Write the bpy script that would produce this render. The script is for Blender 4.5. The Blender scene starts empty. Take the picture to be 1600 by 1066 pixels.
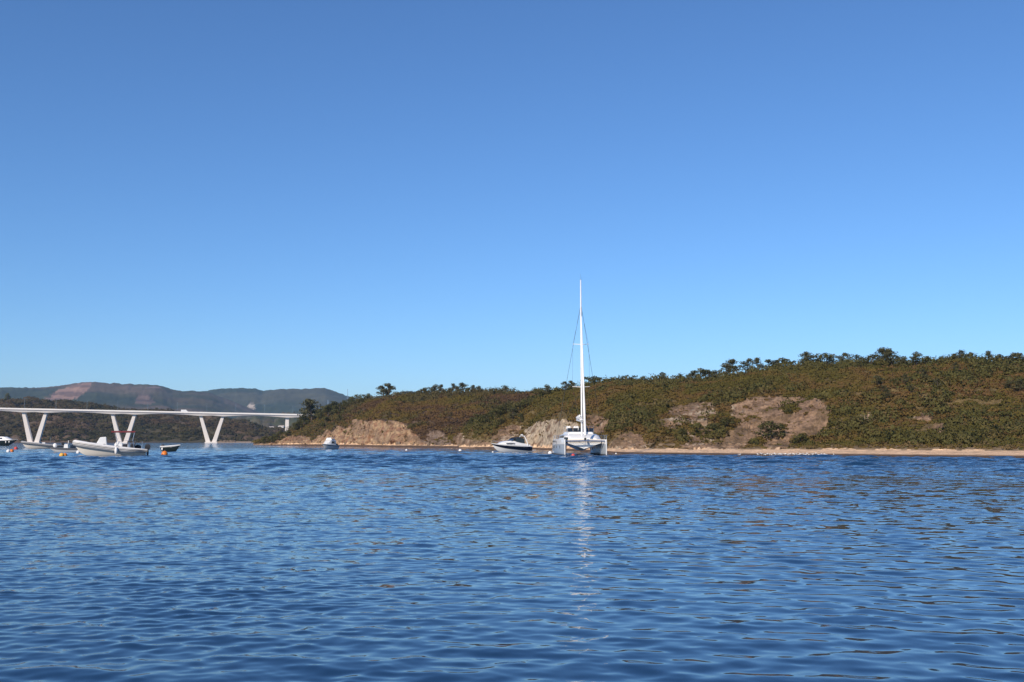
import bpy, math, random
import numpy as np
from mathutils import Vector, Matrix

# ------------------------------------------------------------------ camera, sky, sun, exposure
SC = bpy.context.scene
COL = SC.collection
F, CX, CY, HZ, CAMH = 1600.0, 800.0, 533.0, 688.0, 2.2
PITCH = math.atan((HZ - CY) / F)
cam_data = bpy.data.cameras.new('camera')
cam_data.sensor_width = 36.0
cam_data.lens = 36.0 * F / 1600.0
cam_data.clip_start, cam_data.clip_end = 0.1, 60000
cam = bpy.data.objects.new('camera', cam_data)
COL.objects.link(cam)
cam.location = (0, 0, CAMH)
cam.rotation_euler = (math.pi / 2 + PITCH, 0, 0)
SC.camera = cam

SUN_EL, SUN_AZ = math.radians(30), math.radians(208)     # azimuth clockwise from +Y (the view direction)
world = bpy.data.worlds.new('World')
SC.world = world
world.use_nodes = True
wn = world.node_tree
wn.nodes.clear()
w_out = wn.nodes.new('ShaderNodeOutputWorld')
w_bg = wn.nodes.new('ShaderNodeBackground')
w_sky = wn.nodes.new('ShaderNodeTexSky')
w_sky.sky_type = 'NISHITA'
w_sky.sun_disc = False
w_sky.sun_elevation = SUN_EL
w_sky.sun_rotation = SUN_AZ
w_sky.altitude = 0
w_sky.air_density = 1.0
w_sky.dust_density = 0.08
w_sky.ozone_density = 10.0
w_bg.inputs['Strength'].default_value = 0.135
wn.links.new(w_sky.outputs['Color'], w_bg.inputs['Color'])
wn.links.new(w_bg.outputs['Background'], w_out.inputs['Surface'])

sun_data = bpy.data.lights.new('sun', 'SUN')
sun_data.energy = 5.0
sun_data.angle = math.radians(0.53)
sun_data.color = (1.0, 0.88, 0.74)
sun = bpy.data.objects.new('sun', sun_data)
COL.objects.link(sun)
to_sun = Vector((math.sin(SUN_AZ) * math.cos(SUN_EL), math.cos(SUN_AZ) * math.cos(SUN_EL), math.sin(SUN_EL)))
sun.rotation_euler = to_sun.to_track_quat('Z', 'Y').to_euler()
SC.view_settings.view_transform = 'Standard'
SC.view_settings.look = 'None'
SC.view_settings.exposure = 0.0
SC.view_settings.gamma = 1.0
SC.cycles.max_bounces = 6
SC.cycles.volume_bounces = 1
SC.cycles.use_denoising = True

rng = np.random.default_rng(7)
random.seed(7)

# ------------------------------------------------------------------ helpers
cp, sp = math.cos(PITCH), math.sin(PITCH)
def at(px, py, Y):
    """survey point: direction of a picture point taken to a depth of Y metres"""
    u = (CY - py) / F
    dx, dy, dz = (px - CX) / F, cp - sp * u, sp + cp * u
    s = Y / dy
    return Vector((dx * s, Y, CAMH + dz * s))
def on_water(px, py):
    u = (CY - py) / F
    dy, dz = cp - sp * u, sp + cp * u
    return at(px, py, -CAMH / dz * dy)
def tan_az(px):
    return (np.asarray(px, float) - CX) / F * cp
def zof(py, Y):
    u = (CY - np.asarray(py, float)) / F
    return CAMH + (sp + cp * u) / (cp - sp * u) * Y
def proj(x, y, z):
    z = z - CAMH
    d = y * cp + z * sp
    return CX + F * x / d, CY - F * (-y * sp + z * cp) / d

def _hash(ix, iy, iz, seed):
    h = (ix.astype(np.int64) * 374761393 + iy.astype(np.int64) * 668265263 + iz.astype(np.int64) * 2147483647 + seed * 1274126177) & 0xffffffff
    h = ((h ^ (h >> 13)) * 1274126177) & 0xffffffff
    h = h ^ (h >> 16)
    return (h & 0xffffff) / float(0xffffff)
def vnoise(x, y, z=0.0, seed=0):
    x, y, z = np.broadcast_arrays(np.asarray(x, float), np.asarray(y, float), np.asarray(z, float))
    ix, iy, iz = np.floor(x), np.floor(y), np.floor(z)
    fx, fy, fz = x - ix, y - iy, z - iz
    fx, fy, fz = [t * t * (3 - 2 * t) for t in (fx, fy, fz)]
    r = 0
    for dx in (0, 1):
        for dy in (0, 1):
            for dz in (0, 1):
                w = (fx if dx else 1 - fx) * (fy if dy else 1 - fy) * (fz if dz else 1 - fz)
                r = r + w * _hash(ix + dx, iy + dy, iz + dz, seed)
    return r
def fbm(x, y, z=0.0, oct=4, seed=0):
    a, s, t = 1.0, 0.0, 0.0
    for k in range(oct):
        s = s + a * vnoise(np.asarray(x) * 2 ** k, np.asarray(y) * 2 ** k, np.asarray(z) * 2 ** k, seed + k * 17)
        t += a
        a *= 0.5
    return s / t
def sstep(a, b, x):
    t = np.clip((np.asarray(x, float) - a) / (b - a), 0, 1)
    return t * t * (3 - 2 * t)

def tag(o, label=None, cat=None, group=None, kind=None):
    if label: o['label'] = label
    if cat: o['category'] = cat
    if group: o['group'] = group
    if kind: o['kind'] = kind
    return o
def empty(name, loc=(0, 0, 0), rz=0.0):
    o = bpy.data.objects.new(name, None)
    COL.objects.link(o)
    o.location = loc
    o.rotation_euler = (0, 0, rz)
    o.empty_display_size = 0.2
    return o
def copy_tree(o, parent=None):
    c = o.copy()
    COL.objects.link(c)
    c.parent = parent
    for ch in list(o.children):
        copy_tree(ch, c)
    return c
def np_mesh(name, verts, faces, mat=None, parent=None, smooth=False, col=None, attrs=None, normals=None):
    """verts (n,3), faces (m,k) arrays -> object"""
    me = bpy.data.meshes.new(name)
    verts = np.asarray(verts, np.float32)
    faces = np.asarray(faces, np.int32)
    m, k = faces.shape
    me.vertices.add(len(verts))
    me.vertices.foreach_set('co', verts.ravel())
    me.loops.add(m * k)
    me.loops.foreach_set('vertex_index', faces.ravel())
    me.polygons.add(m)
    me.polygons.foreach_set('loop_start', np.arange(0, m * k, k, dtype=np.int32))
    me.polygons.foreach_set('loop_total', np.full(m, k, np.int32))
    me.update(calc_edges=True)
    if smooth:
        me.polygons.foreach_set('use_smooth', np.ones(m, bool))
    if col is not None:
        a = me.color_attributes.new('Col', 'FLOAT_COLOR', 'POINT')
        c4 = np.ones((len(verts), 4), np.float32)
        c4[:, :3] = col
        a.data.foreach_set('color', c4.ravel())
    for n_, v_ in (attrs or {}).items():
        a = me.attributes.new(n_, 'FLOAT', 'POINT')
        a.data.foreach_set('value', np.asarray(v_, np.float32))
    if normals is not None:
        nn = np.asarray(normals, np.float32); nn = nn / np.linalg.norm(nn, axis=1)[:, None]
        me.polygons.foreach_set('use_smooth', np.ones(m, bool))
        me.normals_split_custom_set_from_vertices(nn)
    if mat: me.materials.append(mat)
    o = bpy.data.objects.new(name, me)
    COL.objects.link(o)
    if parent is not None: o.parent = parent
    return o
def grid_faces(nr, nc):
    i = np.arange(nr * nc).reshape(nr, nc)
    return np.stack([i[:-1, :-1], i[:-1, 1:], i[1:, 1:], i[1:, :-1]], -1).reshape(-1, 4)

class MB:
    def __init__(s): s.v, s.f = [], []
    def add(s, vs, fs):
        o = len(s.v)
        s.v += [tuple(p) for p in vs]
        s.f += [tuple(o + i for i in f) for f in fs]
        return s
    def box(s, c, d, taper=(1, 1), shift=(0, 0)):
        x, y, z = c; a, b, h = [t / 2 for t in d]
        vs = [(x + i * a, y + j * b, z - h) for i, j in ((-1, -1), (1, -1), (1, 1), (-1, 1))]
        vs += [(x + shift[0] + i * a * taper[0], y + shift[1] + j * b * taper[1], z + h) for i, j in ((-1, -1), (1, -1), (1, 1), (-1, 1))]
        return s.add(vs, [(3, 2, 1, 0), (4, 5, 6, 7), (0, 1, 5, 4), (1, 2, 6, 5), (2, 3, 7, 6), (3, 0, 4, 7)])
    def loft(s, rings, closed=True, caps=True):
        n = len(rings[0]); vs = [p for r in rings for p in r]; fs = []
        for i in range(len(rings) - 1):
            for j in range(n if closed else n - 1):
                k = (j + 1) % n
                fs.append((i * n + j, i * n + k, (i + 1) * n + k, (i + 1) * n + j))
        if caps:
            fs += [tuple(range(n - 1, -1, -1)), tuple((len(rings) - 1) * n + j for j in range(n))]
        return s.add(vs, fs)
    def tube(s, pts, r, n=8):
        pts = [Vector(p) for p in pts]
        rs = list(r) if hasattr(r, '__len__') else [r] * len(pts)
        rings = []
        for i, p in enumerate(pts):
            t = (pts[min(i + 1, len(pts) - 1)] - pts[max(i - 1, 0)]).normalized()
            ref = Vector((0, 0, 1)) if abs(t.z) < 0.9 else Vector((1, 0, 0))
            a = t.cross(ref).normalized(); b = t.cross(a)
            rings.append([p + (a * math.cos(k * 2 * math.pi / n) + b * math.sin(k * 2 * math.pi / n)) * rs[i] for k in range(n)])
        return s.loft(rings)
    def ball(s, c, r, nu=12, nv=8):
        rx, ry, rz = r if hasattr(r, '__len__') else (r, r, r)
        rings = []
        for i in range(nv + 1):
            a = -math.pi / 2 + math.pi * (0.02 + 0.96 * i / nv)
            rings.append([(c[0] + rx * math.cos(a) * math.cos(2 * math.pi * j / nu), c[1] + ry * math.cos(a) * math.sin(2 * math.pi * j / nu), c[2] + rz * math.sin(a)) for j in range(nu)])
        return s.loft(rings)
    def build(s, name, mat, parent=None, smooth=False, bevel=0.0):
        me = bpy.data.meshes.new(name)
        me.from_pydata(s.v, [], s.f)
        me.update()
        import bmesh
        bm = bmesh.new(); bm.from_mesh(me)
        bmesh.ops.remove_doubles(bm, verts=bm.verts, dist=0.0005)
        bmesh.ops.recalc_face_normals(bm, faces=bm.faces)
        if bevel:
            bmesh.ops.bevel(bm, geom=[e for e in bm.edges if e.is_manifold and e.calc_face_angle(0) > 0.5], offset=bevel, segments=2, affect='EDGES', clamp_overlap=True)
        bm.to_mesh(me); bm.free()
        if smooth:
            for p in me.polygons: p.use_smooth = True
            me.set_sharp_from_angle(angle=math.radians(38))
        me.materials.append(mat)
        o = bpy.data.objects.new(name, me)
        COL.objects.link(o)
        if parent is not None: o.parent = parent
        return o

# ------------------------------------------------------------------ materials
def new_mat(name):
    m = bpy.data.materials.new(name)
    m.use_nodes = True
    nt = m.node_tree
    return m, nt, nt.nodes['Principled BSDF']
def plain(name, col, rough=0.5, metal=0.0, var=0.12, scale=3.0, spec=0.5, coat=0.0):
    """paint / plastic / metal with slight procedural mottling and wear"""
    m, nt, b = new_mat(name)
    tc = nt.nodes.new('ShaderNodeTexCoord')
    nz = nt.nodes.new('ShaderNodeTexNoise')
    nz.inputs['Scale'].default_value = scale; nz.inputs['Detail'].default_value = 5
    nt.links.new(tc.outputs['Object'], nz.inputs['Vector'])
    mx = nt.nodes.new('ShaderNodeMix'); mx.data_type = 'RGBA'
    nt.links.new(nz.outputs['Fac'], mx.inputs['Factor'])
    mx.inputs['A'].default_value = (*[c * (1 - var) for c in col], 1)
    mx.inputs['B'].default_value = (*[min(1, c * (1 + var * 0.6)) for c in col], 1)
    nt.links.new(mx.outputs['Result'], b.inputs['Base Color'])
    b.inputs['Roughness'].default_value = rough
    b.inputs['Metallic'].default_value = metal
    b.inputs['Specular IOR Level'].default_value = spec
    if coat: b.inputs['Coat Weight'].default_value = coat
    return m
def from_col(name, rough=0.9, scale=0.6, lo=0.75, hi=1.25, spec=0.15, bump=0.0, bscale=3.0, transl=0.0):
    m, nt, b = new_mat(name)
    at_ = nt.nodes.new('ShaderNodeAttribute'); at_.attribute_name = 'Col'
    tc = nt.nodes.new('ShaderNodeTexCoord')
    nz = nt.nodes.new('ShaderNodeTexNoise'); nz.inputs['Scale'].default_value = scale; nz.inputs['Detail'].default_value = 6; nz.inputs['Roughness'].default_value = 0.65
    nt.links.new(tc.outputs['Object'], nz.inputs['Vector'])
    mr = nt.nodes.new('ShaderNodeMapRange')
    mr.inputs['From Min'].default_value = 0.3; mr.inputs['From Max'].default_value = 0.7
    mr.inputs['To Min'].default_value = lo; mr.inputs['To Max'].default_value = hi
    nt.links.new(nz.outputs['Fac'], mr.inputs['Value'])
    vm = nt.nodes.new('ShaderNodeVectorMath'); vm.operation = 'SCALE'
    nt.links.new(at_.outputs['Color'], vm.inputs[0]); nt.links.new(mr.outputs['Result'], vm.inputs['Scale'])
    nt.links.new(vm.outputs['Vector'], b.inputs['Base Color'])
    b.inputs['Roughness'].default_value = rough
    b.inputs['Specular IOR Level'].default_value = spec
    if bump:
        n2 = nt.nodes.new('ShaderNodeTexNoise'); n2.inputs['Scale'].default_value = bscale; n2.inputs['Detail'].default_value = 6
        nt.links.new(tc.outputs['Object'], n2.inputs['Vector'])
        bp = nt.nodes.new('ShaderNodeBump'); bp.inputs['Strength'].default_value = bump; bp.inputs['Distance'].default_value = 0.5
        nt.links.new(n2.outputs['Fac'], bp.inputs['Height']); nt.links.new(bp.outputs['Normal'], b.inputs['Normal'])
    if transl:
        tr = nt.nodes.new('ShaderNodeBsdfTranslucent'); nt.links.new(vm.outputs['Vector'], tr.inputs['Color'])
        mx = nt.nodes.new('ShaderNodeMixShader'); mx.inputs['Fac'].default_value = transl
        nt.links.new(b.outputs['BSDF'], mx.inputs[1]); nt.links.new(tr.outputs['BSDF'], mx.inputs[2])
        nt.links.new(mx.outputs['Shader'], nt.nodes['Material Output'].inputs['Surface'])
    return m

M = {}
M['gelcoat'] = plain('white_gelcoat', (0.78, 0.77, 0.74), 0.3, var=0.06, coat=0.3)
M['cream'] = plain('cream_gelcoat', (0.72, 0.66, 0.57), 0.45, var=0.08)
M['grey_hull'] = plain('silver_grey_hull', (0.42, 0.46, 0.49), 0.3, var=0.06, coat=0.3)
M['grey_tube'] = plain('grey_rubber_tube', (0.40, 0.40, 0.40), 0.6, var=0.12)
M['pale_tube'] = plain('pale_rubber_tube', (0.74, 0.72, 0.69), 0.5, var=0.08)
M['black'] = plain('black_rubber', (0.02, 0.02, 0.022), 0.55)
M['navy'] = plain('navy_paint', (0.006, 0.008, 0.02), 0.25, coat=0.4)
M['dark_hull'] = plain('dark_green_hull', (0.012, 0.02, 0.02), 0.4)
M['glass'] = plain('tinted_glass', (0.015, 0.018, 0.022), 0.08, spec=0.8)
M['canvas'] = plain('dark_canvas', (0.02, 0.021, 0.028), 0.85)
M['red_canvas'] = plain('red_canvas', (0.20, 0.028, 0.022), 0.8)
M['steel'] = plain('stainless_steel', (0.55, 0.56, 0.58), 0.25, metal=0.9)
M['wire'] = plain('rigging_wire', (0.10, 0.105, 0.11), 0.45, metal=0.5)
M['mast'] = plain('white_mast_paint', (0.86, 0.85, 0.83), 0.35, var=0.03)
M['sailcloth'] = plain('white_sailcloth', (0.86, 0.84, 0.82), 0.7, var=0.05, scale=1.0)
M['antifoul'] = plain('dark_antifouling', (0.03, 0.035, 0.05), 0.7)
M['seat'] = plain('grey_seat_vinyl', (0.16, 0.16, 0.17), 0.7)
M['netting'] = plain('dark_netting', (0.06, 0.06, 0.065), 0.9)
M['orange'] = plain('orange_buoy_plastic', (0.75, 0.20, 0.015), 0.45)
M['yellow'] = plain('faded_yellow_buoy_plastic', (0.78, 0.42, 0.06), 0.5)
M['red'] = plain('red_buoy_plastic', (0.55, 0.06, 0.05), 0.5)
M['white_buoy'] = plain('white_buoy_plastic', (0.80, 0.78, 0.75), 0.5)
M['concrete'] = plain('pale_concrete', (0.72, 0.66, 0.60), 0.8, var=0.10, scale=0.12)
M['parapet'] = plain('white_parapet', (0.80, 0.76, 0.71), 0.8, var=0.06, scale=0.2)
M['asphalt'] = plain('asphalt', (0.05, 0.05, 0.05), 0.9)
M['plaster'] = plain('white_plaster', (0.75, 0.73, 0.70), 0.85)
M['rooftile'] = plain('pale_roof_tiles', (0.55, 0.46, 0.40), 0.85)
M['bark'] = plain('pine_bark', (0.075, 0.055, 0.042), 0.95, var=0.4, scale=4)
M['feather'] = plain('white_feathers', (0.75, 0.74, 0.72), 0.8)
M['feather_grey'] = plain('grey_feathers', (0.55, 0.55, 0.55), 0.8)
M['boulder'] = plain('brown_boulder_stone', (0.20, 0.145, 0.10), 0.95, var=0.45, scale=1.0)
M['land'] = from_col('earth_and_rock', scale=0.8, lo=0.45, hi=1.5, bump=1.0, bscale=1.6)
M['far_land'] = from_col('distant_hillside', scale=0.03, lo=0.7, hi=1.3)
M['mountain'] = from_col('mountain_forest', scale=0.006, lo=0.75, hi=1.25, bump=0.0)
M['leaf'] = from_col('foliage', rough=0.8, scale=1.5, lo=0.8, hi=1.2, spec=0.15, transl=0.45)
M['far_leaf'] = from_col('distant_foliage', rough=0.9, scale=0.1, lo=0.8, hi=1.2)

def water_material():
    m, nt, b = new_mat('river_water')
    N, L = nt.nodes, nt.links
    b.inputs['Base Color'].default_value = (0.010, 0.038, 0.090, 1)
    b.inputs['Roughness'].default_value = 0.04
    b.inputs['IOR'].default_value = 1.333
    tc = N.new('ShaderNodeTexCoord')
    geo = N.new('ShaderNodeNewGeometry')
    def slope(scale, stretch, detail, attr, k):
        mp = N.new('ShaderNodeMapping'); mp.inputs['Scale'].default_value = (stretch[0], stretch[1], 1)
        mp.inputs['Rotation'].default_value = (0, 0, math.radians(-8))
        L.new(tc.outputs['Object'], mp.inputs['Vector'])
        nz = N.new('ShaderNodeTexNoise'); nz.inputs['Scale'].default_value = scale; nz.inputs['Detail'].default_value = detail
        nz.inputs['Roughness'].default_value = 0.55
        L.new(mp.outputs['Vector'], nz.inputs['Vector'])
        sb = N.new('ShaderNodeVectorMath'); sb.operation = 'SUBTRACT'; sb.inputs[1].default_value = (0.5, 0.5, 0.5)
        L.new(nz.outputs['Color'], sb.inputs[0])
        ml = N.new('ShaderNodeVectorMath'); ml.operation = 'MULTIPLY'; ml.inputs[1].default_value = (k * 0.8, k, 0)
        L.new(sb.outputs['Vector'], ml.inputs[0])
        a = N.new('ShaderNodeAttribute'); a.attribute_name = attr
        sc = N.new('ShaderNodeVectorMath'); sc.operation = 'SCALE'
        L.new(ml.outputs['Vector'], sc.inputs[0]); L.new(a.outputs['Fac'], sc.inputs['Scale'])
        return sc.outputs['Vector']
    s1 = slope(1.6, (0.6, 1.0), 3, 'coarse', 1.0)
    s2 = slope(7.0, (0.55, 1.0), 2, 'ripple', 1.0)
    ad = N.new('ShaderNodeVectorMath'); ad.operation = 'ADD'; L.new(s1, ad.inputs[0]); L.new(s2, ad.inputs[1])
    ad2 = N.new('ShaderNodeVectorMath'); ad2.operation = 'ADD'; L.new(ad.outputs['Vector'], ad2.inputs[0]); L.new(geo.outputs['Normal'], ad2.inputs[1])
    nm = N.new('ShaderNodeVectorMath'); nm.operation = 'NORMALIZE'; L.new(ad2.outputs['Vector'], nm.inputs[0])
    L.new(nm.outputs['Vector'], b.inputs['Normal'])
    return m
M['water'] = water_material()

# ------------------------------------------------------------------ ground sheet and water
def build_ground():
    R = 20000.0
    o = MB().add([(-R, -R, -1.6), (R, -R, -1.6), (R, R, -1.6), (-R, R, -1.6)], [(0, 1, 2, 3)]).build('ground', plain('valley_ground', (0.07, 0.065, 0.04), 0.95, scale=0.01, var=0.4))
    tag(o, 'low dry valley floor and river bed under everything', None, None, 'structure')
build_ground()

def build_water():
    TH = math.radians(34.0)
    ncol = 360
    th = np.linspace(-TH, TH, ncol)
    r = [3.2]
    while r[-1] < 150: r.append(r[-1] + 0.012 + 0.0028 * r[-1])
    while r[-1] < 480: r.append(r[-1] * 1.0050)
    while r[-1] < 1100: r.append(r[-1] * 1.02)
    while r[-1] < 4200: r.append(r[-1] * 1.06)
    r = np.array(r)
    nr = len(r)
    RR, TT = np.meshgrid(r, th, indexing='ij')
    X, Y = RR * np.sin(TT), RR * np.cos(TT)
    # roughness of the surface: ruffled on the left and far out, calmer on the near right
    px = CX + F * np.tan(TT)
    big = fbm(X / 26.0 + 3, Y / 13.0, oct=3, seed=5)
    streak = fbm(X / 60.0, Y / 9.0 + 7, oct=3, seed=9)
    left = sstep(950, 350, px + 120 * (big - 0.5) * 2) * sstep(8.5, 14, Y)
    far = sstep(22, 60, Y)
    rough = np.clip(0.10 + 0.75 * left + 0.95 * far * (1 - left) + 0.9 * (streak - 0.5) * sstep(20, 60, Y), 0.05, 1.5)
    gust = np.where(px > 700, sstep(92, 104, Y + 6 * (big - .5)) * sstep(150, 118, Y), sstep(85, 110, Y + 20 * (streak - .5)))
    rough = rough + 0.8 * gust
    # real waves
    dr = np.gradient(r)[:, None] * np.ones_like(TT)
    cell = np.maximum(dr, RR * (th[1] - th[0]))
    fade = sstep(TH, TH * 0.88, np.abs(TT)) * sstep(3.2, 4.2, RR) * sstep(560, 440, RR)
    Z = np.zeros_like(X); DX = np.zeros_like(X); DY = np.zeros_like(X)
    lost = np.zeros_like(X)
    g = np.random.default_rng(21)
    LMIN, LMAX, NC = 0.10, 5.5, 104
    env_s = 0.55 + 0.9 * fbm(X / 4.0, Y / 2.6, oct=2, seed=31)
    env_l = 0.6 + 0.8 * fbm(X / 8.0 + 5, Y / 5.0, oct=2, seed=41)
    for k in range(NC):
        lam = LMIN * (LMAX / LMIN) ** ((k + g.random()) / NC)
        ang = math.radians(-97 + g.normal(0, 52 if lam < 0.6 else 30)); ph = g.random() * 6.283
        kx, ky = math.cos(ang) * 6.2832 / lam, math.sin(ang) * 6.2832 / lam
        small = float(sstep(0.62, 0.26, lam))
        if lam < 1.9:
            s = 0.0255 * (1.0 if lam > 0.22 else (lam / 0.22) ** 0.5) * (1.0 if lam < 0.46 else (0.46 / lam) ** 1.15)
            amp = s * ((1 - small) * (0.98 - 0.50 * np.clip(rough, 0, 1)) * env_l + small * (0.30 + 0.95 * rough) * env_s)
            amp = amp * (1 + 0.75 * sstep(22, 55, RR) * float(sstep(0.25, 0.5, lam)) * float(sstep(1.7, 1.0, lam)))
            w = sstep(2.4, 4.2, lam / cell)
            lost += (amp * (1 - w)) ** 2 * 0.5
        else:                                             # far out, where the small waves cannot be told apart, broader ones carry the same slopes
            amp = (0.040 if lam < 3.2 else 0.023) * (0.55 + 0.6 * rough) * env_l
            w = sstep(2.8, 4.5, lam / cell) * np.where(RR < 170, sstep(1.5, 0.75, lam / (RR * RR / 2250.0)), 1.0)
        a = amp * w * fade * lam / 6.2832
        p = kx * X + ky * Y + ph
        Z += a * np.sin(p)
        c = a * np.cos(p) * 0.7
        DX += c * math.cos(ang); DY += c * math.sin(ang)
    verts = np.stack([X + DX, Y + DY, Z], -1).reshape(-1, 3)
    coarse = (np.minimum(np.sqrt(lost), 0.10) * 5.5 + 0.5 * sstep(440, 560, RR)).ravel()
    ripple = (0.015 + 0.30 * np.clip(rough, 0, 1.6) * (0.6 + 0.8 * streak) * sstep(5, 30, RR)).ravel()
    faces = grid_faces(nr, ncol)
    # plain sheet round the sides and behind
    nv = len(verts)
    tb = np.linspace(TH, 2 * math.pi - TH, 40)
    rb = np.array([0.0, 3.2, 30, 170, 600, 4200])
    RB, TB = np.meshgrid(rb, tb, indexing='ij')
    vb = np.stack([RB * np.sin(TB), RB * np.cos(TB), np.zeros_like(RB)], -1).reshape(-1, 3)
    fb = grid_faces(len(rb), len(tb)) + nv
    tc_ = np.linspace(-TH, TH, 12)
    vc = np.concatenate([[[0, 0, 0.0]], np.stack([3.2 * np.sin(tc_), 3.2 * np.cos(tc_), np.zeros(12)], -1)])
    n2 = nv + len(vb)
    fc = np.array([[n2, n2 + 1 + i, n2 + 2 + i, n2 + 2 + i] for i in range(11)])
    fc[:, 3] = n2 + np.minimum(np.arange(11) + 2, 12)
    tri = np.array([[n2, n2 + 1 + i, n2 + 2 + i] for i in range(11)])
    allv = np.concatenate([verts, vb])
    allf = np.concatenate([faces, fb])
    co = np.concatenate([coarse, np.full(len(vb), 0.3)])
    ri = np.concatenate([ripple, np.full(len(vb), 0.12)])
    o = np_mesh('water', allv, allf[:, ::-1], M['water'], smooth=True, attrs={'coarse': co, 'ripple': ri})
    tag(o, 'rippled blue river water filling the foreground', None, None, 'structure')
build_water()

# ------------------------------------------------------------------ hills
class Hill:
    """land between a shoreline and a ridge; knots are given along the shore"""
    def __init__(s, name, k, rows, step, back=130.0, seed=1, noise=1.0):
        s.name, s.rows, s.step, s.back, s.seed, s.nz = name, rows, step, back, seed, noise
        k = np.array(k, float)
        s.px, s.shore, s.ridge, s.rpy, s.beach, s.beachz, s.cliff, s.cliffw = k.T
        if name == 'east_hill': s.rpy = s.rpy + 5 * sstep(950, 1150, s.px)
        s.rz = np.array([max(0.15, zof(p, y)) for p, y in zip(s.rpy, s.ridge)])
    def par(s, px):
        f = lambda a: np.interp(px, s.px, a)
        return [f(a) for a in (s.shore, s.ridge, s.rz, s.beach, s.beachz, s.cliff, s.cliffw)]
    def z(s, px, Y):
        sh, ri, rz, bw, bz, ch, cw = s.par(px)
        x = tan_az(px) * Y
        cw = np.minimum(cw, np.maximum(ri - sh - bw - 2, 1))
        ch = np.minimum(ch, np.maximum(rz - bz, 0))
        t0 = np.clip((Y - sh) / bw, -2, 1)
        zb = np.where(t0 < 0, t0 * 0.5, bz * np.abs(t0) ** 1.5)
        t1 = np.clip((Y - sh - bw) / cw, 0, 1)
        t2 = np.clip((Y - sh - bw - cw) / np.maximum(ri - sh - bw - cw, 1), 0, 1)
        up = np.maximum(rz - bz - ch, 0) * (0.62 * np.sin(t2 * np.pi / 2) + 0.38 * t2)
        t3 = np.clip((Y - ri) / s.back, 0, 1)
        dn = -(rz + 1.5) * t3 * t3 * (3 - 2 * t3)
        n = (fbm(x / 24 + 9, Y / 24, oct=4, seed=s.seed) - 0.5) * 6.5 + (fbm(x / 6, Y / 6, oct=3, seed=s.seed + 50) - 0.5) * 1.3
        n = n * s.nz * sstep(0.0, 14.0, Y - sh - bw) * np.clip(rz / 12, 0.05, 1) * (1 - 0.65 * sstep(-14, -1, Y - ri) * (1 - sstep(0, 30, Y - ri)))
        n = n + sstep(0, 1, t0) * 0.12 * (fbm(x / 4, Y / 4, oct=2, seed=3) - 0.5) * (Y > sh)
        return zb + ch * t1 ** 0.8 + up + n + dn
    def hit(s, px, py, extra=0.0):
        """point on the land seen at a picture position"""
        sh, ri = np.interp(px, s.px, s.shore), np.interp(px, s.px, s.ridge)
        Y = np.linspace(sh - 2, ri + 8, 500)
        z = s.z(np.full_like(Y, px), Y)
        _, q = proj(tan_az(px) * Y, Y, z)
        i = np.argmax(q <= py) if (q <= py).any() else int(np.argmin(q))
        return Vector((float(tan_az(px) * Y[i]), float(Y[i]), float(z[i])))
    def top(s, px):
        sh, ri = np.interp(px, s.px, s.shore), np.interp(px, s.px, s.ridge)
        Y = np.linspace(sh, ri + 12, 300)
        z = s.z(np.full_like(Y, px), Y)
        _, q = proj(tan_az(px) * Y, Y, z)
        i = int(np.argmin(q))
        return Vector((float(tan_az(px) * Y[i]), float(Y[i]), float(z[i])))
    def build(s, colour, mat, rockmask=None, label=None):
        pxs = np.arange(s.px[0], s.px[-1] + 0.1, s.step)
        sh, ri, rz, bw, bz, ch, cw = s.par(pxs)
        a, b, c, d = s.rows
        cols = []
        t = np.concatenate([np.linspace(-8, 0, 3)[:-1]])
        Yg = np.concatenate([
            sh[None] + np.linspace(-8, 0, 4)[:-1, None],
            sh[None] + bw[None] * np.linspace(0, 1, a)[:-1, None],
            (sh + bw)[None] + np.minimum(cw, np.maximum(ri - sh - bw - 2, 1))[None] * np.linspace(0, 1, b)[:-1, None],
            (sh + bw + np.minimum(cw, np.maximum(ri - sh - bw - 2, 1)))[None] * (1 - np.linspace(0, 1, c)[:-1, None]) + np.maximum(ri, sh + bw + cw)[None] * np.linspace(0, 1, c)[:-1, None],
            np.maximum(ri, sh + bw + cw)[None] + s.back * np.linspace(0, 1, d)[:, None] ** 1.4])
        PX = np.broadcast_to(pxs[None], Yg.shape)
        Z = s.z(PX, Yg)
        X = tan_az(PX) * Yg
        Yo = Yg.copy()
        _, PY = proj(X, Yg, Z)
        rock = np.zeros_like(X) if rockmask is None else rockmask(PX, PY, X, Z)
        rock = rock * (Yg < ri[None] + 2) * (Yg > (sh + bw)[None] - 1)
        # broken rock: ledges and cracks pushed out of the slope
        n1 = fbm(X / 3.4, Z / 2.2, Yg / 6, oct=4, seed=77)
        n2 = np.abs(fbm(X / 2.0 + Z * .5, Z / 3.0, Yg / 5, oct=3, seed=88) - 0.5) * 2
        Yo = Yo - rock * ((n1 - 0.45) * 7.0 + n2 * 2.4) * (0.6 if s.name == 'east_hill' else 1.0)
        Z = Z + rock * (np.round(n1 * 9) / 9 - n1) * 5.0
        C = colour(PX, PY, X, Yg, Z, rock, (Yg - sh[None]) / bw[None])
        V = np.stack([X, Yo, Z], -1).reshape(-1, 3)
        o = np_mesh(s.name, V, grid_faces(*Yg.shape), mat, col=C.reshape(-1, 3))
        tag(o, label, None, None, 'structure')
        return o

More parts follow.
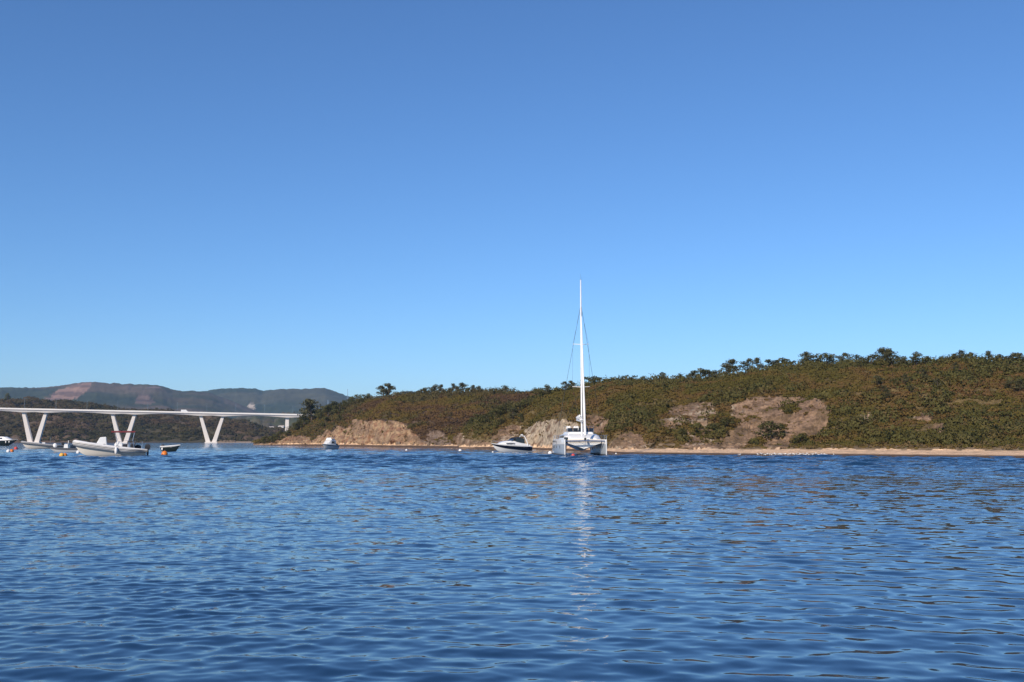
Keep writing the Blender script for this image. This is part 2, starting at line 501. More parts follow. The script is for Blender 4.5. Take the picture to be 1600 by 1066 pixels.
#                px   shore ridge rpy  beachw beachz cliff cliffw
east = Hill('east_hill', [
    (690, 305, 316, 688, 7, 0.6, 0.2, 2), (715, 290, 318, 676, 8, 0.7, 3.0, 6), (740, 270, 312, 664, 8, 0.8, 4.0, 8), (780, 255, 306, 650, 9, 0.8, 4.0, 10),
    (815, 243, 300, 638, 9, 0.8, 3.5, 10), (840, 236, 296, 630, 9, 0.8, 7.0, 9), (880, 212, 292, 617, 9, 0.8, 7.0, 9), (905, 198, 290, 611, 10, 0.75, 6.0, 12), (930, 184, 287, 604, 11, 0.75, 3.0, 12),
    (960, 168, 282, 600, 14, 0.75, 3.0, 9), (1010, 161, 276, 596, 18, 0.75, 2.0, 8), (1090, 153, 268, 590, 20, 0.76, 1.4, 8), (1180, 146, 258, 578, 22, 0.76, 1.2, 8),
    (1250, 141, 250, 571, 24, 0.78, 1.0, 8), (1320, 136, 246, 567, 25, 0.78, 1.2, 8), (1400, 131, 242, 565, 26, 0.76, 1.2, 8), (1500, 126, 237, 566, 26, 0.74, 1.5, 8),
    (1560, 123, 234, 569, 26, 0.74, 1.5, 8), (1620, 120, 232, 572, 26, 0.72, 1.5, 8), (1800, 112, 226, 572, 26, 0.7, 1.5, 8), (2300, 98, 215, 576, 26, 0.7, 1.5, 8)],
    (14, 26, 76, 20), 1.9, seed=11)
west = Hill('west_hill', [
    (396, 470, 480, 692, 6, 0.4, 0.1, 2), (410, 465, 486, 688, 6, 0.5, 0.8, 4), (430, 455, 500, 684, 8, 0.6, 2.0, 6), (455, 440, 505, 675, 10, 0.7, 2.6, 8), (480, 424, 505, 660, 10, 0.8, 3.0, 10),
    (510, 398, 490, 644, 11, 0.9, 5.0, 14), (540, 372, 475, 634, 11, 0.9, 6.5, 16), (575, 345, 458, 627, 11, 0.9, 8.6, 18), (610, 318, 440, 621, 11, 0.9, 8.2, 16), (640, 308, 428, 619, 11, 0.9, 5.0, 14),
    (670, 298, 416, 618, 11, 0.8, 3.4, 12), (700, 292, 405, 617, 11, 0.8, 3.0, 10), (760, 275, 392, 617, 10, 0.8, 2, 10), (830, 262, 385, 617, 9, 0.8, 2, 10), (900, 262, 380, 620, 9, 0.8, 2, 10), (980, 262, 376, 640, 9, 0.8, 2, 10)],
    (12, 34, 60, 16), 1.2, seed=23)
fark = [(-420, 850, 1120, 612), (-200, 870, 1130, 620), (-60, 885, 1140, 624), (0, 895, 1150, 626), (60, 900, 1150, 628), (105, 905, 1150, 631), (150, 910, 1150, 637), (200, 915, 1150, 643), (250, 920, 1150, 648), (320, 930, 1140, 652),
        (380, 940, 1130, 662), (420, 950, 1120, 671), (460, 960, 1110, 679), (520, 980, 1100, 687), (620, 990, 1090, 689)]
far = Hill('far_bank', [(a, b, c, d, 10, 1.2 if a > 250 else 0.6, 2.5 if a < 330 else 0.5, 8) for a, b, c, d in fark], (5, 10, 46, 10), 3.0, back=300, seed=35, noise=2.4)

def poly_mask(PX, PY, poly, jit=3.0, X=None, Z=None):
    x = PX + (fbm(X / 5, Z / 3, oct=4, seed=60) - 0.5) * 9 * jit
    y = PY + (fbm(X / 4 + 40, Z / 2.5, oct=4, seed=61) - 0.5) * 7 * jit
    inside = np.zeros(PX.shape, bool)
    n = len(poly)
    for i in range(n):
        x0, y0 = poly[i]; x1, y1 = poly[(i + 1) % n]
        if y0 == y1: continue
        c = ((y0 > y) != (y1 > y)) & (x < (x1 - x0) * (y - y0) / (y1 - y0) + x0)
        inside ^= c
    return inside.astype(float)
SCAR = [(1018, 658), (1050, 636), (1075, 628), (1118, 627), (1132, 642), (1150, 628), (1200, 622), (1280, 624), (1296, 640), (1292, 662), (1280, 692), (1215, 700), (1100, 701), (1060, 700), (1078, 682), (1045, 670)]
E_ROCKS = [[(816, 700), (821, 674), (836, 660), (868, 654), (900, 660), (908, 700)], [(905, 668), (915, 650), (940, 648), (958, 658), (950, 676), (920, 682)],
           [(950, 700), (960, 686), (985, 674), (1000, 684), (1010, 700)], [(704, 700), (712, 682), (722, 670), (734, 684), (758, 690), (764, 700)],
           [(762, 684), (775, 668), (792, 662), (816, 668), (806, 692), (776, 696)], [(1336, 660), (1345, 650), (1366, 648), (1362, 662)], [(1420, 652), (1440, 646), (1460, 650), (1450, 658)], [(1440, 672), (1460, 658), (1475, 662), (1462, 676)]]
W_ROCKS = [[(476, 697), (503, 674), (538, 667), (558, 658), (598, 655), (626, 659), (642, 672), (656, 688), (668, 699), (476, 699)],
           [(424, 697), (432, 682), (452, 676), (482, 684), (492, 699)], [(662, 699), (664, 680), (684, 674), (700, 684), (706, 699)]]
GAPS = [(1130, 661, 24, 13), (1066, 672, 9, 7), (1085, 674, 6, 5), (1022, 659, 9, 7), (1120, 678, 14, 9), (1184, 690, 10, 8), (1234, 640, 12, 8), (1252, 690, 16, 10), (1110, 655, 6, 4), (1132, 640, 10, 9)]
def e_rock(PX, PY, X, Z):
    m = poly_mask(PX, PY, SCAR, 2.5, X, Z)
    for p in E_ROCKS: m = np.maximum(m, poly_mask(PX, PY, p, 2.5, X, Z))
    for gx, gy, rx, ry in GAPS: m = m * (((PX - gx) / rx) ** 2 + ((PY - gy) / ry) ** 2 > 1)
    return m
def w_rock(PX, PY, X, Z):
    m = np.zeros_like(PX)
    for p in W_ROCKS: m = np.maximum(m, poly_mask(PX, PY, p, 2.0, X, Z))
    return m
def lerp(a, b, t):
    return np.asarray(a)[None, None] * (1 - t[..., None]) + np.asarray(b)[None, None] * t[..., None]
def sand_blend(C, PX, X, Y, tb, dark=0.0):
    n = fbm(X / 5, Y / 1.5, oct=3, seed=4)
    dry = lerp((0.80, 0.54, 0.33), (0.72, 0.48, 0.29), n)
    wet = lerp((0.115, 0.075, 0.050), (0.15, 0.095, 0.062), n)
    edge = 0.46 + (fbm(X / 12, X * 0, oct=2, seed=8) - 0.5) * 0.15
    edge = edge + 0.6 * dark
    k = sstep(-0.05, 0.05, tb - edge)
    S = wet * (1 - k[..., None]) + dry * k[..., None]
    k2 = (tb < 1.0 + (fbm(X / 2, Y / 2, oct=2, seed=14) - 0.5) * 0.10)
    return np.where(k2[..., None], S, C)
def e_col(PX, PY, X, Y, Z, rock, tb):
    n = fbm(X / 9, Y / 9, oct=4, seed=91); m = np.clip(0.5 + 1.5 * (fbm(X / 1.8 + Z * .3, Z / 1.1, Y / 2.5, oct=3, seed=92) - 0.5), 0, 1)
    soil = lerp((0.125, 0.094, 0.036), (0.155, 0.105, 0.048), n)
    pink = lerp((0.215, 0.134, 0.082), (0.29, 0.19, 0.12), n)
    pale = lerp((0.34, 0.26, 0.18), (0.46, 0.37, 0.26), m)
    earth = lerp((0.15, 0.095, 0.06), (0.2, 0.13, 0.085), m)
    px_ = PX
    cliff = ((px_ > 812) & (px_ < 908)).astype(float)
    k = np.clip(cliff * 1.0 + (1 - cliff) * sstep(0.55, 0.66, 0.6 * fbm(X / 1.4, Z / 0.9, Y / 2, oct=2, seed=93) + 0.4 * fbm(X / 8, Z / 4, oct=2, seed=94)), 0, 1)
    k = k * sstep(0.30, 0.42, m)
    R = pink * (1 - k[..., None]) + pale * k[..., None]
    R = np.where((m < 0.33)[..., None], earth, R)
    gr = sstep(0.50, 0.60, fbm(X / 3.5, Y / 3.5, oct=3, seed=95)) * (1 - cliff) * 0.75
    R = R * (1 - gr[..., None]) + lerp((0.13, 0.088, 0.048), (0.17, 0.11, 0.065), m) * gr[..., None]
    edge_ = sstep(1.45, 1.05, tb)
    soil = soil * (1 - edge_[..., None]) + lerp((0.20, 0.14, 0.08), (0.26, 0.185, 0.11), m) * edge_[..., None]
    C = soil * (1 - rock[..., None]) + R * rock[..., None]
    return sand_blend(C, PX, X, Y, tb, 0.35 * sstep(1000, 900, PX) * sstep(720, 760, PX) + 0 * PX)
def w_col(PX, PY, X, Y, Z, rock, tb):
    n = fbm(X / 12, Y / 12, oct=4, seed=191); m = np.clip(0.5 + 1.5 * (fbm(X / 2.4 + Z * .4, Z / 1.2, Y / 3, oct=4, seed=192) - 0.5), 0, 1)
    soil = lerp((0.085, 0.058, 0.040), (0.12, 0.080, 0.055), n)
    ochre = lerp((0.30, 0.185, 0.105), (0.40, 0.28, 0.165), n)
    rust = lerp((0.22, 0.115, 0.065), (0.28, 0.16, 0.10), n)
    k = sstep(0.36, 0.52, m)
    R = rust * (1 - k[..., None]) + ochre * k[..., None]
    dull = sstep(652, 672, PX)
    R = R * (1 - dull[..., None]) + lerp((0.15, 0.105, 0.075), (0.26, 0.19, 0.14), m) * dull[..., None]
    br = sstep(0.50, 0.62, fbm(X / 4.5 + Z * .5, Z / 2.6, oct=3, seed=195)) * 0.6
    R = R * (1 - br[..., None]) + lerp((0.14, 0.088, 0.054), (0.20, 0.13, 0.085), m) * br[..., None]
    C = soil * (1 - rock[..., None]) + R * rock[..., None]
    return sand_blend(C, PX, X, Y, tb, 0.5 + 0 * PX)
def f_col(PX, PY, X, Y, Z, rock, tb):
    n = fbm(X / 60, Y / 60, oct=4, seed=291)
    C = lerp((0.075, 0.062, 0.035), (0.115, 0.078, 0.052), sstep(0.35, 0.65, n))
    sand = lerp((0.36, 0.26, 0.17), (0.42, 0.31, 0.21), n)
    return np.where(((tb < 1.0) & (PX > 325))[..., None], sand, C)
east.build(e_col, M['land'], e_rock, 'scrub covered hillside above the pale beach on the right')
west.build(w_col, M['land'], w_rock, 'brown hillside with ochre cliffs left of the catamaran')
far.build(f_col, M['far_land'], None, 'far brown river bank behind the bridge')

# distant ranges
def mountain(name, knots, Y, depth, cols, patches, label, seed):
    k = np.array(knots, float)
    pxs = np.arange(k[0, 0], k[-1, 0] + 0.1, 2.0)
    rows = 46
    t = np.linspace(0, 1, rows)[:, None]
    ridge = np.interp(pxs, k[:, 0], zof(k[:, 1], Y))[None]
    PX = np.broadcast_to(pxs[None], (rows, len(pxs)))
    front = np.minimum(t / 0.75, 1.0)
    Yg = (Y - depth * (1 - front) + np.maximum(t - 0.75, 0) * 4 * depth) * np.ones_like(PX)
    X = tan_az(PX) * Yg
    gul = np.abs(fbm(X / (depth * 0.35), Yg / (depth * 0.9), oct=4, seed=seed) - 0.5) * 2
    prof = np.where(t <= 0.75, front ** 0.85, 1 - ((t - 0.75) / 0.25) ** 1.3)
    Z = ridge * prof * (1 - 0.34 * gul * np.sin(np.pi * np.minimum(front, 1)) ) + (fbm(X / 60, Yg / 60, oct=3, seed=seed + 3) - 0.5) * 14 * np.sin(np.pi * front * 0.97)
    Z = Z - 5 * (1 - front) + (fbm(X / 14, Yg / 40, oct=2, seed=seed + 31) - 0.5) * 7 * (front > 0.4)
    _, PY = proj(X, Yg, Z)
    n = fbm(X / 300, Yg / 300, oct=4, seed=seed + 9)
    C = lerp(cols[0], cols[1], sstep(0.35, 0.65, n)) * (0.7 + 0.6 * fbm(X / 35, Yg / 60, oct=3, seed=seed + 13))[..., None]
    jx = (fbm(X / 120, Yg / 120, oct=3, seed=seed + 20) - 0.5)
    for poly, c in patches:
        mk = np.zeros(PX.shape, bool); x = PX + jx * 10; y = PY + jx * 6; nn = len(poly)
        for i in range(nn):
            x0, y0 = poly[i]; x1, y1 = poly[(i + 1) % nn]
            if y0 == y1: continue
            mk ^= ((y0 > y) != (y1 > y)) & (x < (x1 - x0) * (y - y0) / (y1 - y0) + x0)
        st = 0.75 + 0.5 * (np.sin(Z / 5.0 + jx * 8) > -0.2)
        C = np.where((mk & (t <= 0.76))[..., None], np.asarray(c)[None, None] * st[..., None], C)
    o = np_mesh(name, np.stack([X, Yg, Z], -1).reshape(-1, 3), grid_faces(*PX.shape), M['mountain'], col=C.reshape(-1, 3), smooth=True)
    tag(o, label, None, None, 'structure')
mountain('mountain_range', [(-500, 612), (-250, 606), (-100, 609), (0, 604), (30, 604.5), (55, 605), (75, 603), (100, 600.5), (122, 596.5), (145, 595), (160, 596.5), (182, 598.5), (215, 600), (240, 600.2), (252, 602), (268, 609), (300, 610), (330, 614), (360, 626), (420, 650), (520, 676)],
         3600, 1500, ((0.045, 0.052, 0.028), (0.125, 0.088, 0.060)),
         [([(62, 626), (84, 612), (108, 601), (140, 597), (138, 606), (126, 620), (96, 628)], (0.24, 0.145, 0.105)), ([(206, 631), (214, 618), (232, 616), (240, 630)], (0.15, 0.10, 0.08)), ([(225, 608), (236, 603), (252, 606), (250, 609)], (0.17, 0.12, 0.10))],
         'nearer dark mountain with a bare terraced slope at left', 301)
mountain('far_mountain_range', [(120, 640), (200, 628), (270, 616), (320, 610), (345, 606), (372, 605.6), (398, 606.5), (408, 609.5), (440, 607), (475, 606.5), (498, 605.5), (508, 606), (525, 612), (545, 619), (575, 626), (600, 622), (625, 612), (640, 610.5), (655, 613), (700, 622), (760, 622), (800, 612), (830, 611), (870, 613), (920, 620), (1100, 640), (1300, 660)],
         4600, 1500, ((0.040, 0.050, 0.030), (0.080, 0.074, 0.044)),
         [([(383, 634), (388, 630), (394, 632), (399, 639), (392, 640)], (0.42, 0.34, 0.26))],
         'far blue-green mountain ridge behind the bridge', 401)

# ------------------------------------------------------------------ foliage builders
def leaf_tris(g, centres, radii, n_each, size, outward=0.5):
    """random leaf-sprig triangles spread through ellipsoid clumps; returns verts (3n,3) and per-vertex height in the clump"""
    c = np.repeat(np.asarray(centres, float), n_each, 0)
    R = np.repeat(np.asarray(radii, float), n_each, 0)
    n = len(c)
    d = g.normal(size=(n, 3)); d /= np.linalg.norm(d, axis=1)[:, None]
    rad = g.random(n) ** 0.4
    p = c + d * rad[:, None] * R
    a = g.normal(size=(n, 3)); b = g.normal(size=(n, 3))
    nrm = d * outward + g.normal(size=(n, 3)) * 0.6
    nrm /= np.linalg.norm(nrm, axis=1)[:, None]
    a -= nrm * (a * nrm).sum(1)[:, None]; a /= np.linalg.norm(a, axis=1)[:, None]
    b = np.cross(nrm, a)
    s = size * (0.6 + 0.8 * g.random(n))[:, None]
    V = np.stack([p - a * s * 0.55 - b * s * 0.4, p + a * s * 0.55 - b * s * 0.35, p + b * s * 0.75 + d * s * 0.15], 1)
    return V.reshape(-1, 3), np.repeat(g.random(n), 3), np.repeat(d * 0.7 + nrm * 0.3 + np.array((0, 0, 0.1)), 3, 0)

PINE_A, PINE_B = np.array((0.105, 0.105, 0.046)), np.array((0.185, 0.168, 0.084))
def pine_variant(idx, kind):
    """returns (trunk mesh, crown mesh) for a tree of unit height"""
    g = np.random.default_rng(500 + idx)
    mb = MB()
    lean = g.normal(0, 0.06, 2)
    def spine(t): return Vector((lean[0] * t + 0.03 * math.sin(t * 5 + idx), lean[1] * t, t))
    top = 0.9
    mb.tube([spine(t * top) if t > 0 else spine(-0.05) for t in np.linspace(0, 1, 7)], [0.035 * (1 - 0.8 * t) + 0.004 for t in np.linspace(0, 1, 7)], 6)
    cs, rs = [], []
    if kind == 'pine':
        nl = 12
        lo = 0.30 + 0.12 * g.random()
        for i in range(nl):
            t = lo + (0.97 - lo) * i / (nl - 1)
            az = g.random() * 6.283
            reach = (0.34 * math.sin(math.pi * (0.28 + 0.66 * (t - lo) / (1 - lo)))) * (0.7 + 0.6 * g.random())
            tip = spine(t) + Vector((math.cos(az) * reach, math.sin(az) * reach, 0.05 + 0.05 * g.random()))
            mb.tube([spine(t - 0.09), spine(t - 0.03).lerp(tip, 0.5), tip], [0.012, 0.009, 0.004], 5)
            r = 0.125 + 0.07 * g.random()
            cs.append(tip); rs.append((r * 1.25, r * 1.25, r * 0.72))
            if g.random() < 0.6:
                cs.append(spine(t).lerp(tip, 0.4) + Vector((0, 0, 0.04))); rs.append((r, r, r * 0.6))
        cs.append(spine(0.93)); rs.append((0.13, 0.13, 0.09))
        n_each, size = 62, 0.050
    elif kind == 'bushy':
        for i in range(13):
            az = g.random() * 6.283; t = 0.18 + 0.70 * g.random()
            reach = 0.36 * math.sqrt(max(0.05, 1 - ((t - 0.4) / 0.62) ** 2)) * (0.5 + 0.6 * g.random())
            tip = spine(t) + Vector((math.cos(az) * reach, math.sin(az) * reach, 0))
            mb.tube([spine(max(t - 0.15, 0.05)), tip], [0.012, 0.004], 5)
            r = 0.13 + 0.08 * g.random()
            cs.append(tip); rs.append((r * 1.1, r * 1.1, r * 0.85))
        cs.append(spine(0.84)); rs.append((0.16, 0.16, 0.14))
        n_each, size = 70, 0.055
    V, t, NN = leaf_tris(g, cs, rs, n_each, size)
    clump = np.repeat(g.random(len(cs)), n_each * 3)
    k = np.clip(0.5 * t + 0.5 * clump, 0, 1)[:, None]
    a, b = (PINE_A, PINE_B) if kind == 'pine' else (np.array((0.100, 0.104, 0.036)), np.array((0.185, 0.165, 0.062)))
    C = a * (1 - k) + b * k
    crown = np_mesh('crown', V, np.arange(len(V)).reshape(-1, 3), M['leaf'], col=C, normals=NN)
    trunk = mb.build('trunk', M['bark'])
    for o in (crown, trunk): COL.objects.unlink(o)
    return trunk.data, crown.data
VARIANTS = {k: [pine_variant(i + (0 if k == 'pine' else 40), k) for i in range(8)] for k in ('pine', 'bushy')}
tree_count = [0]
def tree(loc, h, kind, label, group, width=1.0, name='pine_tree'):
    i = tree_count[0]; tree_count[0] += 1
    tm, cm = VARIANTS[kind][i % 8]
    e = empty(name, loc, random.random() * 6.283)
    width *= 0.8 + 0.5 * random.random(); h *= 0.9 + 0.2 * random.random()
    e.scale = (h * width, h * width * (0.8 + 0.4 * random.random()), h)
    for n_, me in (('trunk', tm), ('crown', cm)):
        o = bpy.data.objects.new(n_, me); COL.objects.link(o); o.parent = e
    tag(e, label, 'tree', group)
    return e
ORD = 'first second third fourth fifth sixth seventh eighth ninth tenth eleventh twelfth thirteenth fourteenth fifteenth sixteenth seventeenth eighteenth nineteenth twentieth'.split()
def ordinal(i):
    if i < 20: return ORD[i]
    tens = ['twenty', 'thirty', 'forty', 'fifty', 'sixty'][(i + 1) // 10 - 2]
    return tens + '-' + ORD[(i + 1) % 10 - 1] if (i + 1) % 10 else tens[:-1] + 'ieth'

def px_height(npx, Y): return npx * Y / F

def skyline(hill, spec, where, group, dz=-0.3):
    """spec: (px, top py, kind, width)"""
    for i, (px, tpy, kind, wd) in enumerate(sorted(spec)):
        p = hill.top(px)
        h = max(1.6, float(zof(tpy, p.y)) - p.z + 0.3)
        tree((p.x, p.y, p.z + dz), (h - dz) * 0.84, kind, '%s tree from the left on the skyline %s' % (ordinal(i), where), group, wd * 1.05, 'pine_tree' if kind == 'pine' else 'evergreen_tree')

def scrub(name, hill, area_px, n, size, palette, rockmask, label, seed, tris=48, leaf=0.22):
    """ground-covering bushes: many small leaf clumps, one mass"""
    g = np.random.default_rng(seed)
    px = g.uniform(area_px[0], area_px[1], n * 3)
    u = g.random(n * 3)
    sh, ri, rz, bw, bz, ch, cw = hill.par(px)
    y0, y1 = sh + bw + 0.3, ri + 10
    Y = np.sqrt(y0 ** 2 + u * (y1 ** 2 - y0 ** 2))
    keep = g.random(n * 3) < Y / Y.max() * (y1 - y0) / (y1 - y0).max()
    px, Y, ri = px[keep][:n], Y[keep][:n], ri[keep][:n]
    Z = hill.z(px, Y); X = tan_az(px) * Y
    PX, PY = proj(X, Y, Z)
    rk = rockmask(PX, PY, X, Z) * (Y < ri)
    cover = fbm(X / 7, Y / 7, oct=3, seed=seed + 1)
    keep = (rk < 0.5) | (g.random(len(px)) < 0.05 + 0.6 * sstep(0.47, 0.58, fbm(X / 4, Y / 4, Z / 3, oct=3, seed=seed + 5)))
    X, Y, Z, PX, PY, rk, cover = [a[keep] for a in (X, Y, Z, PX, PY, rk, cover)]
    m = len(X)
    sz = size * (0.55 + 0.8 * g.random(m) ** 1.6) * (0.75 + 0.6 * cover) * np.where(g.random(m) < 0.05, 1.5 + 1.2 * g.random(m), 1.0)
    if name == 'hillside_scrub': sz = sz * (1 + 1.1 * g.random(m) * sstep(1400, 1560, PX) * sstep(630, 655, PY))
    sz = sz * np.where(rk > 0.5, 0.35 + 0.35 * g.random(m), 1)
    low = sstep(0, 9, Y - np.interp(PX, hill.px, hill.shore + hill.beach))
    sz = sz * (0.4 + 0.6 * low)
    rdg = np.interp(PX, hill.px, hill.ridge)
    sz = sz * (1 + 1.1 * (g.random(m) < 0.35) * g.random(m) * sstep(26, 6, np.abs(Y - rdg)))
    sz = np.minimum(sz, size * 2.1)
    C0 = palette(PX, PY, X, Y, cover, g, low)
    # each bush: dense half-ball of sprigs
    c = np.stack([X, Y, Z + sz * 0.12], -1)
    c = np.repeat(c, tris, 0); S = np.repeat(sz, tris)
    d = g.normal(size=(m * tris, 3)); d[:, 2] = np.abs(d[:, 2]) * 0.9 - 0.15
    d /= np.linalg.norm(d, axis=1)[:, None]
    lump = 0.75 + 0.5 * vnoise(d[:, 0] * 2 + np.repeat(np.arange(m), tris) * 3.7, d[:, 1] * 2, d[:, 2] * 2, seed=seed)
    rad = (0.55 + 0.45 * g.random(m * tris) ** 0.5) * lump
    p = c + d * (rad * S)[:, None] * np.array((1.15, 1.15, 0.46))
    nrm = d + g.normal(size=d.shape) * 0.45; nrm /= np.linalg.norm(nrm, axis=1)[:, None]
    a = g.normal(size=d.shape); a -= nrm * (a * nrm).sum(1)[:, None]; a /= np.linalg.norm(a, axis=1)[:, None]
    b = np.cross(nrm, a)
    s = (leaf * (0.7 + 0.7 * g.random(m * tris)) * (0.6 + 0.5 * np.minimum(S / size, 1.25)))[:, None]
    V = np.stack([p - a * s * 0.8 - b * s * 0.5, p + a * s * 0.8 - b * s * 0.5, p + b * s * 0.9], 1).reshape(-1, 3)
    k = (0.90 + 0.20 * g.random(m * tris))[:, None]
    C = np.repeat(np.repeat(C0, tris, 0) * k, 3, 0)
    o = np_mesh(name, V, np.arange(len(V)).reshape(-1, 3), M['leaf'], col=C, normals=np.repeat(d * 0.6 + nrm * 0.15 + np.array((0, -0.3, 0.4)), 3, 0))
    tag(o, label, 'scrub', None, 'stuff')
    return o
def pick(cols, t):
    cols = np.asarray(cols); f = np.clip(t, 0, 0.9999) * (len(cols) - 1); i = f.astype(int)
    return cols[i] * (1 - (f - i))[:, None] + cols[i + 1] * (f - i)[:, None]
OLIVE, GREEN, BROWN, DRY, DARK = (0.172, 0.120, 0.034), (0.136, 0.110, 0.026), (0.182, 0.107, 0.044), (0.24, 0.165, 0.075), (0.112, 0.097, 0.026)
def e_pal(PX, PY, X, Y, cover, g, low):
    n = fbm(X / 14, Y / 14, oct=3, seed=601)
    t = np.clip(n * 2.0 - 0.5 + 0.22 * (g.random(len(X)) - 0.5), 0, 0.999)
    C = pick([GREEN, DARK, OLIVE, OLIVE, BROWN, OLIVE, GREEN, DARK], t)
    right = sstep(1380, 1560, PX) * sstep(625, 650, PY)
    C = np.where((g.random(len(X)) < right * 0.75)[:, None], pick([GREEN, DARK, (0.085, 0.09, 0.036)], g.random(len(X))), C)
    brn = sstep(1350, 1450, PX) * sstep(640, 610, PY) * sstep(560, 575, PY)
    C = np.where((g.random(len(X)) < brn * 0.4)[:, None], BROWN, C)
    C = np.where((g.random(len(X)) < (1 - low) * 0.7)[:, None], pick([DRY, OLIVE, (0.15, 0.11, 0.06)], g.random(len(X))), C)
    return C
def w_pal(PX, PY, X, Y, cover, g, low):
    n = fbm(X / 20, Y / 20, oct=3, seed=701)
    t = np.clip(n * 2.0 - 0.5 + 0.25 * (g.random(len(X)) - 0.5), 0, 0.999)
    C = pick([OLIVE, BROWN, (0.098, 0.062, 0.040), BROWN, OLIVE, GREEN], t)
    lf = sstep(560, 500, PX + (PY - 640) * -0.6)
    return np.where((g.random(len(X)) < lf * 0.8)[:, None], pick([GREEN, OLIVE, DARK, (0.08, 0.078, 0.035)], g.random(len(X))), C)
scrub('hillside_scrub', east, (700, 2000), 29000, 0.70, e_pal, e_rock, 'olive and brown scrub covering the right hillside', 801, tris=28, leaf=0.19)
scrub('hillside_scrub', west, (398, 900), 14500, 0.95, w_pal, w_rock, 'brown scrub covering the hill left of the catamaran', 802, tris=27, leaf=0.26)
def thicket(name, hill, area_px, n, size, cols, rockmask, label, seed, tris=96, leaf=0.24):
    """larger rounded bushes growing in drifts over the scrub and in a fringe along the crest"""
    g = np.random.default_rng(seed)
    px = g.uniform(area_px[0], area_px[1], n * 14)
    sh, ri, rz, bw, bz, ch, cw = hill.par(px)
    u = g.random(n * 14)
    crest = g.random(n * 14) < 0.22
    Y = np.where(crest, ri + g.normal(-2, 4, n * 14), np.sqrt((sh + bw + 5) ** 2 + u * (ri ** 2 - (sh + bw + 5) ** 2)))
    Z = hill.z(px, Y); X = tan_az(px) * Y
    PX, PY = proj(X, Y, Z)
    drift = fbm(X / 17, Y / 17, oct=3, seed=seed + 3)
    foot = sstep(30, 8, Y - sh - bw)
    ok = (crest | (g.random(n * 14) < sstep(0.50, 0.64, drift + 0.10 * foot))) & (rockmask(PX, PY, X, Z) < 0.5) & (rz > 6)
    X, Y, Z, crest = [a[ok][:n] for a in (X, Y, Z, crest)]
    m = len(X)
    sz = size * (0.55 + 0.9 * g.random(m) ** 1.5) * np.where(crest, 0.95, 1.0)
    c = np.repeat(np.stack([X, Y, Z + sz * 0.35], -1), tris, 0); S = np.repeat(sz, tris)
    d = g.normal(size=(m * tris, 3)); d[:, 2] = np.abs(d[:, 2]) - 0.3; d /= np.linalg.norm(d, axis=1)[:, None]
    lump = 0.62 + 0.7 * vnoise(d[:, 0] * 2.2 + np.repeat(np.arange(m), tris) * 3.7, d[:, 1] * 2.2, d[:, 2] * 2.2, seed=seed)
    p = c + d * ((0.6 + 0.4 * g.random(m * tris) ** 0.5) * lump * S)[:, None] * np.array((1.15, 1.15, 0.85))
    nrm = d + g.normal(size=d.shape) * 0.4; nrm /= np.linalg.norm(nrm, axis=1)[:, None]
    a = g.normal(size=d.shape); a -= nrm * (a * nrm).sum(1)[:, None]; a /= np.linalg.norm(a, axis=1)[:, None]
    b = np.cross(nrm, a); s = (leaf * (0.7 + 0.8 * g.random(m * tris)))[:, None]
    V = np.stack([p - a * s * 0.8 - b * s * 0.5, p + a * s * 0.8 - b * s * 0.5, p + b * s * 0.9], 1).reshape(-1, 3)
    C = np.repeat(np.repeat(pick(cols, g.random(m)), tris, 0) * (0.8 + 0.4 * g.random(m * tris))[:, None], 3, 0)
    o = np_mesh(name, V, np.arange(len(V)).reshape(-1, 3), M['leaf'], col=C, normals=np.repeat(d * 0.8 + nrm * 0.2 + np.array((0, -0.1, 0.15)), 3, 0))
    tag(o, label, 'bushes', None, 'stuff')
thicket('thicket', east, (715, 1900), 950, 1.6, [(0.100, 0.093, 0.028), (0.145, 0.122, 0.038), (0.120, 0.118, 0.038), (0.165, 0.125, 0.048)], e_rock, 'rounded green bushes in drifts over the right hillside and its crest', 851, 92, 0.23)
thicket('thicket', west, (420, 880), 420, 2.0, [(0.095, 0.082, 0.030), (0.14, 0.108, 0.044), (0.12, 0.104, 0.040)], w_rock, 'rounded olive bushes in drifts over the brown hill and its crest', 852, 80, 0.30)
def f_pal(PX, PY, X, Y, cover, g, low):
    n = fbm(X / 70, Y / 70, oct=3, seed=741)
    t = np.clip(n * 1.6 - 0.3 + 0.3 * (g.random(len(X)) - 0.5), 0, 0.999)
    return pick([(0.115, 0.074, 0.046), (0.125, 0.086, 0.048), (0.10, 0.08, 0.038), (0.075, 0.066, 0.030), (0.06, 0.06, 0.026)], t)
scrub('far_scrub', far, (-260, 500), 5200, 3.4, f_pal, lambda *a: np.zeros_like(a[0]), 'dark scrub and low trees on the far bank behind the bridge', 803, tris=36, leaf=0.85)

# ------------------------------------------------------------------ trees one can tell apart
skyline(west, [(548, 618, 'bushy', 1.2), (566, 612, 'bushy', 1.3), (576, 611, 'bushy', 1.1), (597, 600, 'pine', 1.0), (607, 599, 'pine', .95), (618, 613, 'bushy', 1.2), (653, 608, 'bushy', 1.3), (664, 604, 'bushy', 1.2), (673, 601, 'bushy', 1.1), (680, 600, 'pine', .9), (690, 602, 'pine', .9),
               (702, 604, 'bushy', .9), (708, 601, 'pine', .85), (714, 602, 'pine', .8), (722, 599, 'pine', 1.0), (731, 605, 'bushy', 1.0), (739, 603, 'pine', .9), (748, 602, 'pine', 1.0), (757, 609, 'bushy', 1.0), (765, 605, 'bushy', 1.0), (776, 608, 'bushy', .9), (787, 602, 'pine', 1.1), (797, 609, 'bushy', 1.0), (812, 613, 'bushy', 1.0)],
        'of the brown hill left of the mast', 'trees along the brown hilltop')
